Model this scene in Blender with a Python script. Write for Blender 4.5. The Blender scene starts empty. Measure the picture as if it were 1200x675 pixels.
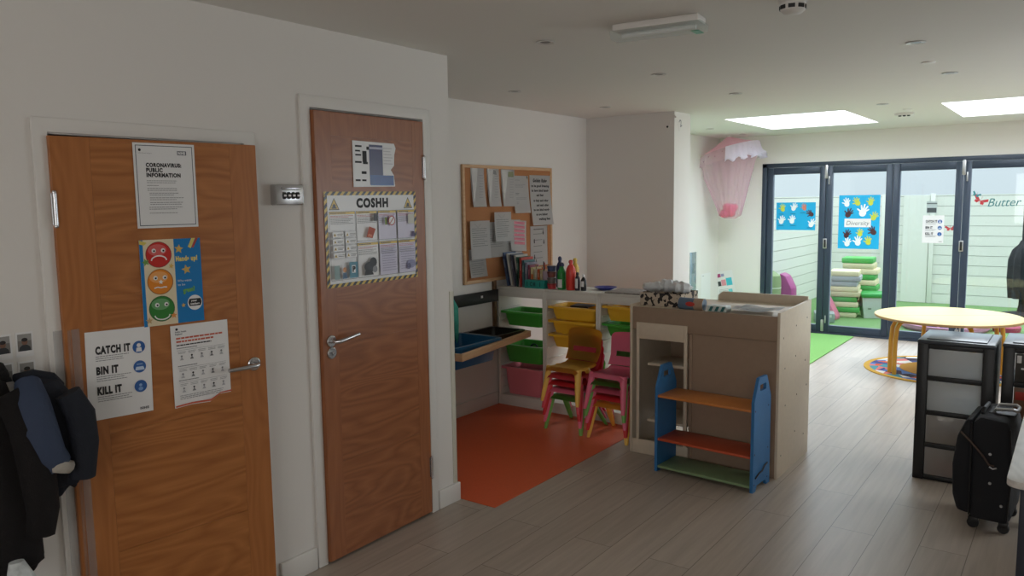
import bpy, bmesh, math, random
from mathutils import Vector as V, Matrix as Mx
random.seed(7)
S = bpy.context.scene
COL = S.collection
PI = math.pi

# ------------------------------------------------------------------ camera, exposure, light
cam = bpy.data.cameras.new('camera'); co = bpy.data.objects.new('camera', cam); COL.objects.link(co)
S.camera = co
yaw, pit, roll = 0.63203, -0.11032, -0.0140
fw = V((-math.sin(yaw) * math.cos(pit), math.cos(yaw) * math.cos(pit), math.sin(pit)))
rt = V((math.cos(yaw), math.sin(yaw), 0)); up = rt.cross(fw)
r2 = rt * math.cos(roll) + up * math.sin(roll); u2 = -rt * math.sin(roll) + up * math.cos(roll)
co.matrix_world = Mx(((r2.x, u2.x, -fw.x, 2.639), (r2.y, u2.y, -fw.y, 0), (r2.z, u2.z, -fw.z, 1.589), (0, 0, 0, 1)))
cam.sensor_width = 36; cam.lens = 913.66 * 36 / 1200; cam.clip_start = 0.05
S.view_settings.view_transform = 'Standard'; S.view_settings.look = 'None'
S.view_settings.gamma = 1; S.view_settings.use_curve_mapping = False
S.view_settings.exposure = 0.12

W = bpy.data.worlds.new('sky'); S.world = W; W.use_nodes = True
n = W.node_tree.nodes; l = W.node_tree.links
bg = n['Background']; tc = n.new('ShaderNodeTexCoord'); sp = n.new('ShaderNodeSeparateXYZ'); rp = n.new('ShaderNodeValToRGB')
l.new(tc.outputs['Generated'], sp.inputs[0]); l.new(sp.outputs['Z'], rp.inputs[0]); l.new(rp.outputs[0], bg.inputs[0])
rp.color_ramp.elements[0].position = 0.0; rp.color_ramp.elements[0].color = (.62, .70, .74, 1)
rp.color_ramp.elements[1].position = 0.7; rp.color_ramp.elements[1].color = (2.6, 2.75, 2.9, 1)
e = rp.color_ramp.elements.new(.22); e.color = (.74, .82, .86, 1)
bg.inputs[1].default_value = 1.25


def area(name, loc, look, sx, sy, power, col=(1, 1, 1)):
    d = bpy.data.lights.new(name, 'AREA'); d.shape = 'RECTANGLE'; d.size = sx; d.size_y = sy; d.energy = power; d.color = col
    o = bpy.data.objects.new(name, d); COL.objects.link(o); o.location = loc
    o.rotation_euler = (V(look)).to_track_quat('-Z', 'Y').to_euler()
    return o


# skylight and folding-door daylight, plus added fill at unseen side and rear windows
area('skylight_daylight', (.405, 7.87, 2.62), (0, 0, -1), 1.0, 1.35, 46, (.80, .89, 1))
area('skylight_daylight', (2.2, 7.87, 2.62), (0, 0, -1), 1.0, 1.35, 46, (.80, .89, 1))
area('bifold_daylight', (1.0, 9.66, 1.0), (0, -1, 0), 2.8, 1.9, 23, (.68, .83, 1))
area('side_window_fill', (4.36, 5.9, 1.45), (-1, -.12, -.10), 2.6, 1.1, 32, (.90, .96, 1))
area('rear_window_fill', (2.6, -1.66, 1.5), (0, 1, -.05), 2.4, 1.1, 22, (1, .955, .92))


# ------------------------------------------------------------------ materials
def lin(c):
    return tuple(((v / 255) / 12.92 if v <= 10.3 else ((v / 255 + .055) / 1.055) ** 2.4) for v in c)


_M = {}


def mat(name, col=(200, 200, 200), rough=.6, metal=0, bump=0, bscale=60, var=0, vscale=8, alpha=1, trans=0, spec=.5, stretch=(1, 1, 1)):
    if name in _M: return _M[name]
    m = bpy.data.materials.new(name); m.use_nodes = True
    nt = m.node_tree; b = nt.nodes['Principled BSDF']
    c = lin(col)
    b.inputs['Base Color'].default_value = (*c, 1); b.inputs['Roughness'].default_value = rough
    b.inputs['Metallic'].default_value = metal; b.inputs['Specular IOR Level'].default_value = spec
    b.inputs['Alpha'].default_value = alpha; b.inputs['Transmission Weight'].default_value = trans
    if var or bump:
        t = nt.nodes.new('ShaderNodeTexCoord'); mp = nt.nodes.new('ShaderNodeMapping'); nt.links.new(t.outputs['Object'], mp.inputs[0])
        mp.inputs['Scale'].default_value = stretch
    if var:
        ns = nt.nodes.new('ShaderNodeTexNoise'); ns.inputs['Scale'].default_value = vscale; ns.inputs['Detail'].default_value = 5
        nt.links.new(mp.outputs[0], ns.inputs['Vector'])
        r = nt.nodes.new('ShaderNodeValToRGB'); nt.links.new(ns.outputs['Fac'], r.inputs[0])
        r.color_ramp.elements[0].position = .3; r.color_ramp.elements[1].position = .7
        r.color_ramp.elements[0].color = (*[x * (1 - var) for x in c], 1); r.color_ramp.elements[1].color = (*[min(1, x * (1 + var)) for x in c], 1)
        nt.links.new(r.outputs[0], b.inputs['Base Color'])
    if bump:
        ns = nt.nodes.new('ShaderNodeTexNoise'); ns.inputs['Scale'].default_value = bscale; nt.links.new(mp.outputs[0], ns.inputs['Vector'])
        bp = nt.nodes.new('ShaderNodeBump'); bp.inputs['Strength'].default_value = bump; bp.inputs['Distance'].default_value = .01
        nt.links.new(ns.outputs['Fac'], bp.inputs['Height']); nt.links.new(bp.outputs[0], b.inputs['Normal'])
    _M[name] = m
    return m


def wood(name, c1, c2, axis='Z', rough=.4, scale=1.0, fig=0.5):
    """veneer with grain running along the object's local axis"""
    if name in _M: return _M[name]
    m = bpy.data.materials.new(name); m.use_nodes = True; nt = m.node_tree; N = nt.nodes.new; L = nt.links.new
    b = nt.nodes['Principled BSDF']; b.inputs['Roughness'].default_value = rough
    t = N('ShaderNodeTexCoord'); mp = N('ShaderNodeMapping'); L(t.outputs['Object'], mp.inputs[0])
    s = {'X': (.9, 22, 22), 'Y': (22, .9, 22), 'Z': (22, 22, .9)}[axis]
    mp.inputs['Scale'].default_value = tuple(v * scale for v in s)
    n1 = N('ShaderNodeTexNoise'); n1.inputs['Scale'].default_value = 3.2; n1.inputs['Detail'].default_value = 6; L(mp.outputs[0], n1.inputs['Vector'])
    mp2 = N('ShaderNodeMapping'); L(t.outputs['Object'], mp2.inputs[0])
    s2 = {'X': (1.4, 7, 7), 'Y': (7, 1.4, 7), 'Z': (7, 7, 1.4)}[axis]; mp2.inputs['Scale'].default_value = tuple(v * scale for v in s2)
    n2 = N('ShaderNodeTexNoise'); n2.inputs['Scale'].default_value = 1.0; n2.inputs['Detail'].default_value = 1; n2.inputs['Distortion'].default_value = .3; L(mp2.outputs[0], n2.inputs['Vector'])
    mu = N('ShaderNodeMath'); mu.operation = 'MULTIPLY'; mu.inputs[1].default_value = 11; L(n2.outputs['Fac'], mu.inputs[0])
    fr = N('ShaderNodeMath'); fr.operation = 'PINGPONG'; fr.inputs[1].default_value = .5; L(mu.outputs[0], fr.inputs[0])
    ad = N('ShaderNodeMix'); ad.data_type = 'FLOAT'; ad.inputs[0].default_value = fig; L(n1.outputs['Fac'], ad.inputs[2]); L(fr.outputs[0], ad.inputs[3])
    r = N('ShaderNodeValToRGB'); L(ad.outputs[0], r.inputs[0])
    r.color_ramp.elements[0].position = .15; r.color_ramp.elements[1].position = .62
    r.color_ramp.elements[0].color = (*lin(c1), 1); r.color_ramp.elements[1].color = (*lin(c2), 1)
    L(r.outputs[0], b.inputs['Base Color'])
    _M[name] = m
    return m


def glassm(name, tint=(.93, .97, .98), refl=.06):
    if name in _M: return _M[name]
    m = bpy.data.materials.new(name); m.use_nodes = True; nt = m.node_tree; nt.nodes.clear(); N = nt.nodes.new; L = nt.links.new
    o = N('ShaderNodeOutputMaterial'); t = N('ShaderNodeBsdfTransparent'); g = N('ShaderNodeBsdfGlossy'); mx = N('ShaderNodeMixShader')
    t.inputs[0].default_value = (*tint, 1); g.inputs['Roughness'].default_value = .02
    lw = N('ShaderNodeLayerWeight'); lw.inputs[0].default_value = .25
    mp = N('ShaderNodeMapRange'); L(lw.outputs['Fresnel'], mp.inputs[0]); mp.inputs[3].default_value = refl * .5; mp.inputs[4].default_value = .5
    L(mp.outputs[0], mx.inputs[0]); L(t.outputs[0], mx.inputs[1]); L(g.outputs[0], mx.inputs[2]); L(mx.outputs[0], o.inputs[0])
    _M[name] = m
    return m


def sheer(name, col, see=.5, tl_=.5):
    """thin see-through fabric or frosted plastic film"""
    if name in _M: return _M[name]
    m = bpy.data.materials.new(name); m.use_nodes = True; nt = m.node_tree; nt.nodes.clear(); N = nt.nodes.new; L = nt.links.new
    o = N('ShaderNodeOutputMaterial'); t = N('ShaderNodeBsdfTransparent'); d = N('ShaderNodeBsdfDiffuse'); tl = N('ShaderNodeBsdfTranslucent')
    a = N('ShaderNodeMixShader'); a.inputs[0].default_value = tl_; b = N('ShaderNodeMixShader'); b.inputs[0].default_value = see
    d.inputs[0].default_value = (*lin(col), 1); tl.inputs[0].default_value = (*lin(col), 1)
    L(d.outputs[0], a.inputs[1]); L(tl.outputs[0], a.inputs[2]); L(a.outputs[0], b.inputs[1]); L(t.outputs[0], b.inputs[2]); L(b.outputs[0], o.inputs[0])
    _M[name] = m
    return m


def planks():
    m = bpy.data.materials.new('laminate_planks'); m.use_nodes = True; nt = m.node_tree; N = nt.nodes.new; L = nt.links.new
    b = nt.nodes['Principled BSDF']; b.inputs['Roughness'].default_value = .38
    t = N('ShaderNodeTexCoord'); mp = N('ShaderNodeMapping'); L(t.outputs['Object'], mp.inputs[0]); mp.inputs['Rotation'].default_value = (0, 0, PI / 2)
    br = N('ShaderNodeTexBrick'); L(mp.outputs[0], br.inputs['Vector']); br.inputs['Scale'].default_value = 1
    br.inputs['Brick Width'].default_value = 1.28; br.inputs['Row Height'].default_value = .192; br.inputs['Mortar Size'].default_value = .0016
    br.offset = .37; br.inputs['Color1'].default_value = (0, 0, 0, 1); br.inputs['Color2'].default_value = (1, 1, 1, 1); br.inputs['Mortar'].default_value = (.5, .5, .5, 1)
    m2 = N('ShaderNodeMapping'); L(t.outputs['Object'], m2.inputs[0]); m2.inputs['Scale'].default_value = (26, 1.3, 1)
    ad = N('ShaderNodeVectorMath'); ad.operation = 'MULTIPLY_ADD'; L(br.outputs['Color'], ad.inputs[0]); ad.inputs[1].default_value = (9, 5, 3); L(m2.outputs[0], ad.inputs[2])
    ns = N('ShaderNodeTexNoise'); ns.inputs['Scale'].default_value = 1.6; ns.inputs['Detail'].default_value = 6; L(ad.outputs[0], ns.inputs['Vector'])
    r = N('ShaderNodeValToRGB'); L(ns.outputs['Fac'], r.inputs[0]); r.color_ramp.elements[0].position = .25; r.color_ramp.elements[1].position = .75
    r.color_ramp.elements[0].color = (*lin((164, 150, 137)), 1); r.color_ramp.elements[1].color = (*lin((184, 170, 156)), 1)
    r2_ = N('ShaderNodeMapRange'); L(br.outputs['Color'], r2_.inputs[0]); r2_.inputs[3].default_value = .95; r2_.inputs[4].default_value = 1.05
    mu = N('ShaderNodeVectorMath'); mu.operation = 'SCALE'; L(r.outputs[0], mu.inputs[0]); L(r2_.outputs[0], mu.inputs['Scale'])
    mx = N('ShaderNodeMix'); mx.data_type = 'RGBA'; L(br.outputs['Fac'], mx.inputs[0]); L(mu.outputs[0], mx.inputs[6]); mx.inputs[7].default_value = (*lin((112, 100, 90)), 1)
    L(mx.outputs[2], b.inputs['Base Color'])
    return m


WHITE = mat('white_wall_paint', (226, 222, 217), .8, bump=.05, bscale=40)
CEIL = mat('white_ceiling_paint', (226, 223, 217), .85)
TRIMW = mat('white_gloss_trim', (226, 223, 218), .55)
VEN_V = wood('oak_veneer_upright', (158, 96, 48), (178, 114, 62), 'Z', .36)
VEN_H = wood('oak_veneer_cross', (150, 90, 43), (182, 118, 64), 'Y', .36, 1.0, .55)
VEN_V2 = wood('red_oak_veneer_upright', (142, 86, 52), (162, 102, 64), 'Z', .34)
VEN_H2 = wood('red_oak_veneer_cross', (134, 80, 46), (168, 106, 66), 'Y', .34, 1.0, .6)
CHROME = mat('brushed_chrome', (200, 200, 202), .22, 1)
ALU = mat('satin_aluminium', (190, 190, 192), .35, .9)
PAPER = mat('white_paper', (228, 227, 226), .7)
LAMP = mat('laminated_paper', (226, 226, 226), .3)
INK = mat('black_ink', (26, 26, 28), .6)
GREYINK = mat('grey_print', (128, 128, 130), .7)
LTINK = mat('pale_grey_print', (176, 176, 180), .7)
BLACKP = mat('black_plastic', (22, 23, 25), .42)
SLATE = mat('anthracite_aluminium', (50, 62, 78), .4, .1)
GLASS = glassm('pane_glass', (.90, .935, .945))
PINE = wood('pine', (196, 156, 116), (212, 174, 134), 'Y', .5)
DKPINE = wood('stained_pine', (92, 66, 44), (124, 92, 62), 'Z', .5)
BEIGE = mat('beige_melamine', (214, 198, 176), .45, var=.03, vscale=30)
BEIGED = mat('beige_hardboard', (158, 134, 113), .6, var=.03, vscale=30)
TWHITE = mat('white_melamine', (226, 223, 214), .35)


# ------------------------------------------------------------------ geometry helpers
class MB:
    def __init__(s):
        s.bm = bmesh.new(); s.slots = []

    def mi(s, m):
        if m not in s.slots: s.slots.append(m)
        return s.slots.index(m)

    def absorb(s, t, m, M=None):
        i = s.mi(m)
        for f in t.faces: f.material_index = i
        me = bpy.data.meshes.new('t'); t.to_mesh(me); t.free()
        if M is not None: me.transform(M)
        s.bm.from_mesh(me); bpy.data.meshes.remove(me)
        return s

    def box(s, a, b, m, bev=0, seg=2, M=None):
        t = bmesh.new(); bmesh.ops.create_cube(t, size=1)
        for v in t.verts: v.co = V([(a[k] + b[k]) / 2 + v.co[k] * (b[k] - a[k]) for k in range(3)])
        if bev: bmesh.ops.bevel(t, geom=t.edges[:], offset=bev, segments=seg, profile=.5, affect='EDGES', clamp_overlap=True)
        return s.absorb(t, m, M)

    def loft(s, rings, m, cap=True, closed=True, M=None, thick=0):
        t = bmesh.new(); R = [[t.verts.new(p) for p in r] for r in rings]; k = len(R[0])
        for a, b in zip(R, R[1:]):
            for j in range(k if closed else k - 1):
                t.faces.new((a[j], a[(j + 1) % k], b[(j + 1) % k], b[j]))
        if cap and closed:
            t.faces.new(R[0][::-1]); t.faces.new(R[-1])
        bmesh.ops.recalc_face_normals(t, faces=t.faces[:])
        if thick: bmesh.ops.solidify(t, geom=t.faces[:], thickness=thick)
        return s.absorb(t, m, M)

    def cyl(s, p0, p1, r0, m, r1=None, nn=16):
        return s.tube([p0, p1], [r0, r0 if r1 is None else r1], m, nn)

    def tube(s, path, r, m, nn=10, flat=1.0):
        P = [V(p) for p in path]; r = r if isinstance(r, (list, tuple)) else [r] * len(P)
        rings = []; ref = None
        for i, p in enumerate(P):
            d = (P[min(i + 1, len(P) - 1)] - P[max(i - 1, 0)]).normalized()
            if ref is None: ref = V((0, 0, 1)) if abs(d.z) < .9 else V((1, 0, 0))
            a = (ref - d * ref.dot(d)).normalized(); ref = a; b = d.cross(a)
            rings.append([p + (a * math.cos(2 * PI * j / nn) + b * flat * math.sin(2 * PI * j / nn)) * r[i] for j in range(nn)])
        return s.loft(rings, m)

    def lathe(s, prof, m, c=(0, 0, 0), nn=24, M=None, cap=True):
        c = V(c)
        return s.loft([[c + V((r * math.cos(2 * PI * j / nn), r * math.sin(2 * PI * j / nn), z)) for j in range(nn)] for r, z in prof], m, cap, M=M)

    def prism(s, poly, ax, a, b, m, bev=0, M=None):
        """polygon in the two other axes extruded along ax from a to b"""
        def pt(u, v, w): return {'x': (w, u, v), 'y': (u, w, v), 'z': (u, v, w)}[ax]
        t = bmesh.new(); A = [t.verts.new(pt(u, v, a)) for u, v in poly]; B = [t.verts.new(pt(u, v, b)) for u, v in poly]; k = len(poly)
        for j in range(k): t.faces.new((A[j], A[(j + 1) % k], B[(j + 1) % k], B[j]))
        t.faces.new(A[::-1]); t.faces.new(B); bmesh.ops.recalc_face_normals(t, faces=t.faces[:])
        if bev: bmesh.ops.bevel(t, geom=t.edges[:], offset=bev, segments=2, profile=.5, affect='EDGES', clamp_overlap=True)
        return s.absorb(t, m, M)

    def ball(s, c, r, m, nn=16):
        t = bmesh.new(); bmesh.ops.create_uvsphere(t, u_segments=nn, v_segments=max(6, nn // 2), radius=1)
        r = r if isinstance(r, (list, tuple)) else (r, r, r)
        for v in t.verts: v.co = V([c[k] + v.co[k] * r[k] for k in range(3)])
        return s.absorb(t, m)

    def grid(s, fn, nu, nv, m, thick=0, hole=None):
        t = bmesh.new(); R = [[t.verts.new(fn(i / nu, j / nv)) for i in range(nu + 1)] for j in range(nv + 1)]
        for j in range(nv):
            for i in range(nu):
                if hole and hole((i + .5) / nu, (j + .5) / nv): continue
                t.faces.new((R[j][i], R[j][i + 1], R[j + 1][i + 1], R[j + 1][i]))
        if thick: bmesh.ops.solidify(t, geom=t.faces[:], thickness=thick)
        return s.absorb(t, m)

    def jitter(s, amp):
        for v in s.bm.verts: v.co += V([random.uniform(-amp, amp) for _ in range(3)])
        return s

    def build(s, name, parent=None, sm=.6, loc=None, M=None):
        me = bpy.data.meshes.new(name); s.bm.to_mesh(me); s.bm.free()
        for m in s.slots: me.materials.append(m)
        if sm: me.shade_smooth(); me.set_sharp_from_angle(angle=sm)
        o = bpy.data.objects.new(name, me); COL.objects.link(o)
        if parent: o.parent = parent
        if loc: o.location = loc
        if M is not None: o.matrix_world = M
        return o


def tag(o, label=None, cat=None, group=None, kind=None):
    if label: o['label'] = label
    if cat: o['category'] = cat
    if group: o['group'] = group
    if kind: o['kind'] = kind
    return o


def thing(name, label, cat, loc=(0, 0, 0), rz=0, group=None, kind=None):
    o = bpy.data.objects.new(name, None); COL.objects.link(o); o.location = loc; o.rotation_euler = (0, 0, rz)
    return tag(o, label, cat, group, kind)


def copy_tree(o, parent=None):
    c = o.copy(); COL.objects.link(c); c.parent = parent
    for ch in list(o.children): copy_tree(ch, c)
    return c


def struct(o, label, cat):
    return tag(o, label, cat, kind='structure')


def B(a, b, m, bev=0): return MB().box(a, b, m, bev)


# ------------------------------------------------------------------ flat printed things
_T = {}


def text_geo(txt, bold):
    k = (txt, bold)
    if k not in _T:
        c = bpy.data.curves.new('t', 'FONT'); c.body = txt; c.size = 1; c.resolution_u = 3; c.offset = .062 if bold else 0; c.space_character = 1.16 if bold else 1.0
        o = bpy.data.objects.new('t', c); COL.objects.link(o)
        me = bpy.data.meshes.new_from_object(o)
        vs = [v.co.copy() for v in me.vertices]; fs = [tuple(p.vertices) for p in me.polygons]
        bpy.data.objects.remove(o); bpy.data.curves.remove(c); bpy.data.meshes.remove(me)
        x0 = min(v.x for v in vs); x1 = max(v.x for v in vs)
        _T[k] = (vs, fs, x0, x1)
    return _T[k]


class Sheet:
    """a printed sheet: u to the right, v up, w out of the paper; print is laid on in layers"""

    def __init__(s, w, h, base=PAPER, poly=None, th=.0008, bend=None):
        s.mb = MB(); s.w, s.h, s.n, s.th = w, h, 0, th; s.bend = bend
        if poly: s.mb.prism(poly, 'z', 0, th, base)
        elif bend: s.mb.grid(lambda a, b: V((a * w, b * h, th)), 6, 10, base, thick=th)
        else: s.mb.box((0, 0, 0), (w, h, th), base)

    def lay(s):
        s.n += 1
        return s.th + .00025 + .00002 * s.n

    def poly(s, pts, m):
        z = s.lay(); t = bmesh.new(); t.faces.new([t.verts.new((u, v, z)) for u, v in pts])
        bmesh.ops.recalc_face_normals(t, faces=t.faces[:])
        if t.faces[:][0].normal.z < 0: bmesh.ops.reverse_faces(t, faces=t.faces[:])
        s.mb.absorb(t, m); return s

    def rect(s, u, v, w, h, m): return s.poly([(u, v), (u + w, v), (u + w, v + h), (u, v + h)], m)

    def disc(s, u, v, r, m, ry=None, nn=28):
        return s.poly([(u + r * math.cos(2 * PI * k / nn), v + (ry or r) * math.sin(2 * PI * k / nn)) for k in range(nn)], m)

    def star(s, u, v, r, m, a=.3, pts=5, q=.45):
        return s.poly([(u + (r if k % 2 == 0 else r * q) * math.cos(a + PI * k / pts), v + (r if k % 2 == 0 else r * q) * math.sin(a + PI * k / pts)) for k in range(2 * pts)], m)

    def line(s, pts, w, m):
        for (a, b), (c, d) in zip(pts, pts[1:]):
            L_ = math.hypot(c - a, d - b) or 1e-6; nx, ny = -(d - b) / L_ * w / 2, (c - a) / L_ * w / 2
            s.poly([(a - nx, b - ny), (c - nx, d - ny), (c + nx, d + ny), (a + nx, b + ny)], m)
        return s

    def para(s, u, v, w, rows, dy, m=GREYINK, t=None, ragged=.25):
        for k in range(rows):
            ln = w * (1 - (random.random() * ragged if k % 3 != 0 else random.random() * .06))
            x = u
            while x < u + ln:
                q = random.uniform(.04, .11) * max(w, .05)
                q = min(q, u + ln - x)
                s.rect(x, v - k * dy, q, t or dy * .4, m); x += q + .012 * max(w, .05)
        return s

    def text(s, txt, u, v, h, m, bold=True, w=None, rot=0, slant=0):
        vs, fs, x0, x1 = text_geo(txt, bold); z = s.lay(); k = h / .70; kx = (w / (x1 - x0)) if w else k
        t = bmesh.new(); nv = []
        for p in vs:
            x = (p.x - x0) * kx + slant * p.y * k; y = p.y * k
            nv.append(t.verts.new((u + x * math.cos(rot) - y * math.sin(rot), v + x * math.sin(rot) + y * math.cos(rot), z)))
        for f in fs:
            try: t.faces.new([nv[i] for i in f])
            except ValueError: pass
        bmesh.ops.recalc_face_normals(t, faces=t.faces[:])
        for f in t.faces:
            if f.normal.z < 0: f.normal_flip()
        s.mb.absorb(t, m); return s

    def put(s, name, label, cat, o, u=(0, 1, 0), tilt=0, group=None, parent=None):
        if s.bend:
            for v in s.mb.bm.verts: v.co.z += s.bend(v.co.x / s.w, v.co.y / s.h)
        u = V(u).normalized(); z = V((0, 0, 1)); nrm = u.cross(z)
        uu = u * math.cos(tilt) + z * math.sin(tilt); vv = z * math.cos(tilt) - u * math.sin(tilt)
        M = Mx(((uu.x, vv.x, nrm.x, o[0]), (uu.y, vv.y, nrm.y, o[1]), (uu.z, vv.z, nrm.z, o[2]), (0, 0, 0, 1)))
        ob = s.mb.build(name, parent, sm=0, M=M)
        return tag(ob, label, cat, group)


def pc(r, g, b, rough=.5): return mat('print_%02x%02x%02x' % (r, g, b), (r, g, b), rough)


# ================================================================== THE ROOM
H = 2.325
fl = B((-1.3, -1.9, -.08), (4.5, 9.62, 0), planks()).build('floor', sm=0)
struct(fl, 'grey-beige wood-look laminate plank floor of the whole room', 'floor')

# ceiling with two skylight openings
cm = MB()
xs = [-1.3, -.125, .935, 1.67, 2.73, 4.5]; ys = [-1.9, 7.173, 8.572, 9.62]
for j in range(3):
    for i in range(5):
        if j == 1 and i in (1, 3): continue
        cm.box((xs[i], ys[j], H), (xs[i + 1], ys[j + 1], H + .12), CEIL)
struct(cm.build('ceiling', sm=0), 'white plastered ceiling with two skylight openings', 'ceiling')
GLASSC = glassm('skylight_glass', (.97, .985, .985), .04)
for k, (a, b, w) in enumerate(((-.125, .935, 'left skylight, nearer the pink canopy'), (1.67, 2.73, 'right skylight, cut by the right edge of the view'))):
    f = MB()
    for q in (((a - .06, 7.113, H + .12), (a, 8.632, H + .42)), ((b, 7.113, H + .12), (b + .06, 8.632, H + .42)), ((a, 7.113, H + .12), (b, 7.173, H + .42)), ((a, 8.572, H + .12), (b, 8.632, H + .42))):
        f.box(q[0], q[1], TRIMW)
    o = f.build('window_%d' % (k + 1), sm=0); struct(o, 'bright rectangular ceiling skylight, ' + w, 'skylight')
    B((a, 7.173, H + .36), (b, 8.572, H + .37), GLASSC).build('glass_pane', o, sm=0)

# left wall with two door openings
w = MB()
OP = [(1.143, 1.852, 1.825), (2.178, 2.868, 1.99)]
yy = -1.9
for a, b, t in OP:
    w.box((-.12, yy, 0), (0, a, H), WHITE); w.box((-.12, a, t), (0, b, H), WHITE); yy = b
w.box((-.12, yy, 0), (0, 3.078, H), WHITE)
struct(w.build('wall_left', sm=0), 'white painted near left wall holding the two wooden doors', 'wall')
struct(B((-1.3, -1.9, 0), (-1.16, 3.0, H), WHITE).build('wall_light_seal', sm=0), 'white wall added behind the two doors to keep daylight out', 'wall')  # unseen wall added to stop sky light leaking through the door gaps
struct(B((-1.16, 2.958, 0), (-.12, 3.078, H), WHITE).build('wall_recess', sm=0), 'white return wall between the doors and the alcove', 'wall')
struct(B((-1.16, 3.078, 0), (-1.04, 9.62, H), WHITE).build('wall_alcove', sm=0), 'white alcove wall behind the cork noticeboard, running to the far corner', 'wall')
pm = MB(); pm.box((-1.04, 6.2, 0), (-.183, 6.53, H), WHITE)
struct(pm.build('wall_partition', sm=0), 'white projecting wall closing the alcove behind the tray units', 'wall')
bx0, bx1 = -.5, 2.42
w = MB(); w.box((-1.04, 9.41, 0), (bx0, 9.62, H), WHITE); w.box((bx1, 9.41, 0), (4.38, 9.62, H), WHITE); w.box((bx0, 9.41, 1.994), (bx1, 9.62, H), WHITE)
struct(w.build('wall_back', sm=0), 'white far wall around the dark folding glass doors', 'wall')
# right and rear walls; their unseen windows are added for fill light
w = MB(); X = 4.38
w.box((X, -1.9, 0), (X + .12, 4.6, H), WHITE); w.box((X, 7.2, 0), (X + .12, 9.62, H), WHITE); w.box((X, 4.6, 0), (X + .12, 7.2, .9), WHITE); w.box((X, 4.6, 2.0), (X + .12, 7.2, H), WHITE)
struct(w.build('wall_right', sm=0), 'white right wall with an opening for the added window', 'wall')
w = MB(); Y = -1.78
w.box((-1.16, Y - .12, 0), (1.4, Y, H), WHITE); w.box((3.8, Y - .12, 0), (X, Y, H), WHITE); w.box((1.4, Y - .12, 0), (3.8, Y, .95), WHITE); w.box((1.4, Y - .12, 2.05), (3.8, Y, H), WHITE)
struct(w.build('wall_rear', sm=0), 'white rear wall with an opening for the added window', 'wall')
f = MB()
for a, b in (((X + .03, 4.6, .9), (X + .09, 4.66, 2)), ((X + .03, 7.14, .9), (X + .09, 7.2, 2)), ((X + .03, 5.87, .96), (X + .09, 5.93, 1.94)), ((X + .03, 4.66, .9), (X + .09, 7.14, .96)), ((X + .03, 4.66, 1.94), (X + .09, 7.14, 2))): f.box(a, b, TRIMW, .004)
o = f.build('window_3'); struct(o, 'wide white framed window added in the right wall for fill light', 'window')
B((X + .055, 4.66, .96), (X + .065, 7.14, 1.94), GLASSC).build('glass_pane', o, sm=0)
f = MB()
for a, b in (((1.4, Y - .09, .95), (1.46, Y - .03, 2.05)), ((3.74, Y - .09, .95), (3.8, Y - .03, 2.05)), ((1.46, Y - .09, .95), (3.74, Y - .03, 1.01)), ((1.46, Y - .09, 1.99), (3.74, Y - .03, 2.05))): f.box(a, b, TRIMW, .004)
o = f.build('window_4'); struct(o, 'white framed window added in the rear wall for fill light', 'window')
B((1.46, Y - .065, 1.01), (3.74, Y - .055, 1.99), GLASSC).build('glass_pane', o, sm=0)

# skirtings
def skirt(name, a, b, lab, h=.1):
    struct(B((a[0], a[1], 0), (b[0], b[1], h), TRIMW, .004).build(name), lab, 'skirting board')


skirt('baseboard_left', (0, 1.93), (.016, 2.12), 'white skirting between the two wooden doors')
skirt('baseboard_corner', (0, 2.925), (.016, 3.092), 'short white skirting right of the taller door')
skirt('baseboard_alcove', (-1.04, 3.08), (-1.022, 4.80), 'white skirting along the alcove wall under the tray rack')
skirt('baseboard_near', (0, -1.78), (.016, 1.07), 'white skirting left of the shorter door')

# architraves (door casings)
def casing(name, y0, y1, t, lab, wd=.058, wr=None):
    wr = wr or wd
    m = MB(); m.prism([(y0 - wd, 0), (y0, 0), (y0, t), (y1, t), (y1, 0), (y1 + wr, 0), (y1 + wr, t + wd), (y0 - wd, t + wd)], 'x', 0, .014, TRIMW, .002)
    for a, b in ((y0, y0 + .004), (y1 - .004, y1)): m.box((-.12, a, 0), (0, b, t), TRIMW)
    m.box((-.12, y0, t - .004), (0, y1, t), TRIMW)
    struct(m.build(name), lab, 'door casing')


casing('trim_1', 1.143, 1.852, 1.825, 'white casing around the shorter left door', .045, .05)
casing('trim_2', 2.178, 2.868, 1.992, 'white casing around the taller door with the hazard poster', .05, .05)


def door_leaf(name, w_, h, mv, mh, th, org, lab, zsplit, ps0, ps1, ptop):
    """leaf in local coords: Y along the width from the left edge, Z up, +X the room face"""
    m = MB(); t = .044
    m.box((-t, 0, .012), (-.003, w_, h), mv, .002)
    # veneer face: two upright stiles with cross-grained panels between
    ys_ = [0.002, ps0, ps1, w_ - .002]
    m.box((-.004, ys_[0], .014), (0, ps0, h - .002), mv); m.box((-.004, ps1, .014), (0, ys_[3], h - .002), mv)
    zz = [.014] + zsplit + [ptop, h - .002]
    for k in range(len(zz) - 1):
        m.box((-.004, ps0 + .0006, zz[k]), (-.0002, ps1 - .0006, zz[k + 1] - .0012), mh if zz[k] < ptop else mv)
    o = m.build(name, sm=0)
    o.location = org; o.rotation_euler = (0, 0, -th)
    return struct(o, lab, 'door')


TH1 = math.atan2(.075, .71)
d1 = door_leaf('door_1', .706, 1.814, VEN_V, VEN_H, TH1, (.03, 1.137, 0), 'shorter orange-brown oak door covered with four notices, slightly ajar', [.42, .835, 1.3], .118, .598, 1.8)
TH2 = math.atan2(-.012, .69)
d2 = door_leaf('door_2', .68, 1.981, VEN_V2, VEN_H2, TH2, (.032, 2.180, 0), 'taller reddish oak door with yellow-black hazard poster', [.45, .98, 1.5], .09, .6, 1.88)


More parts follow.
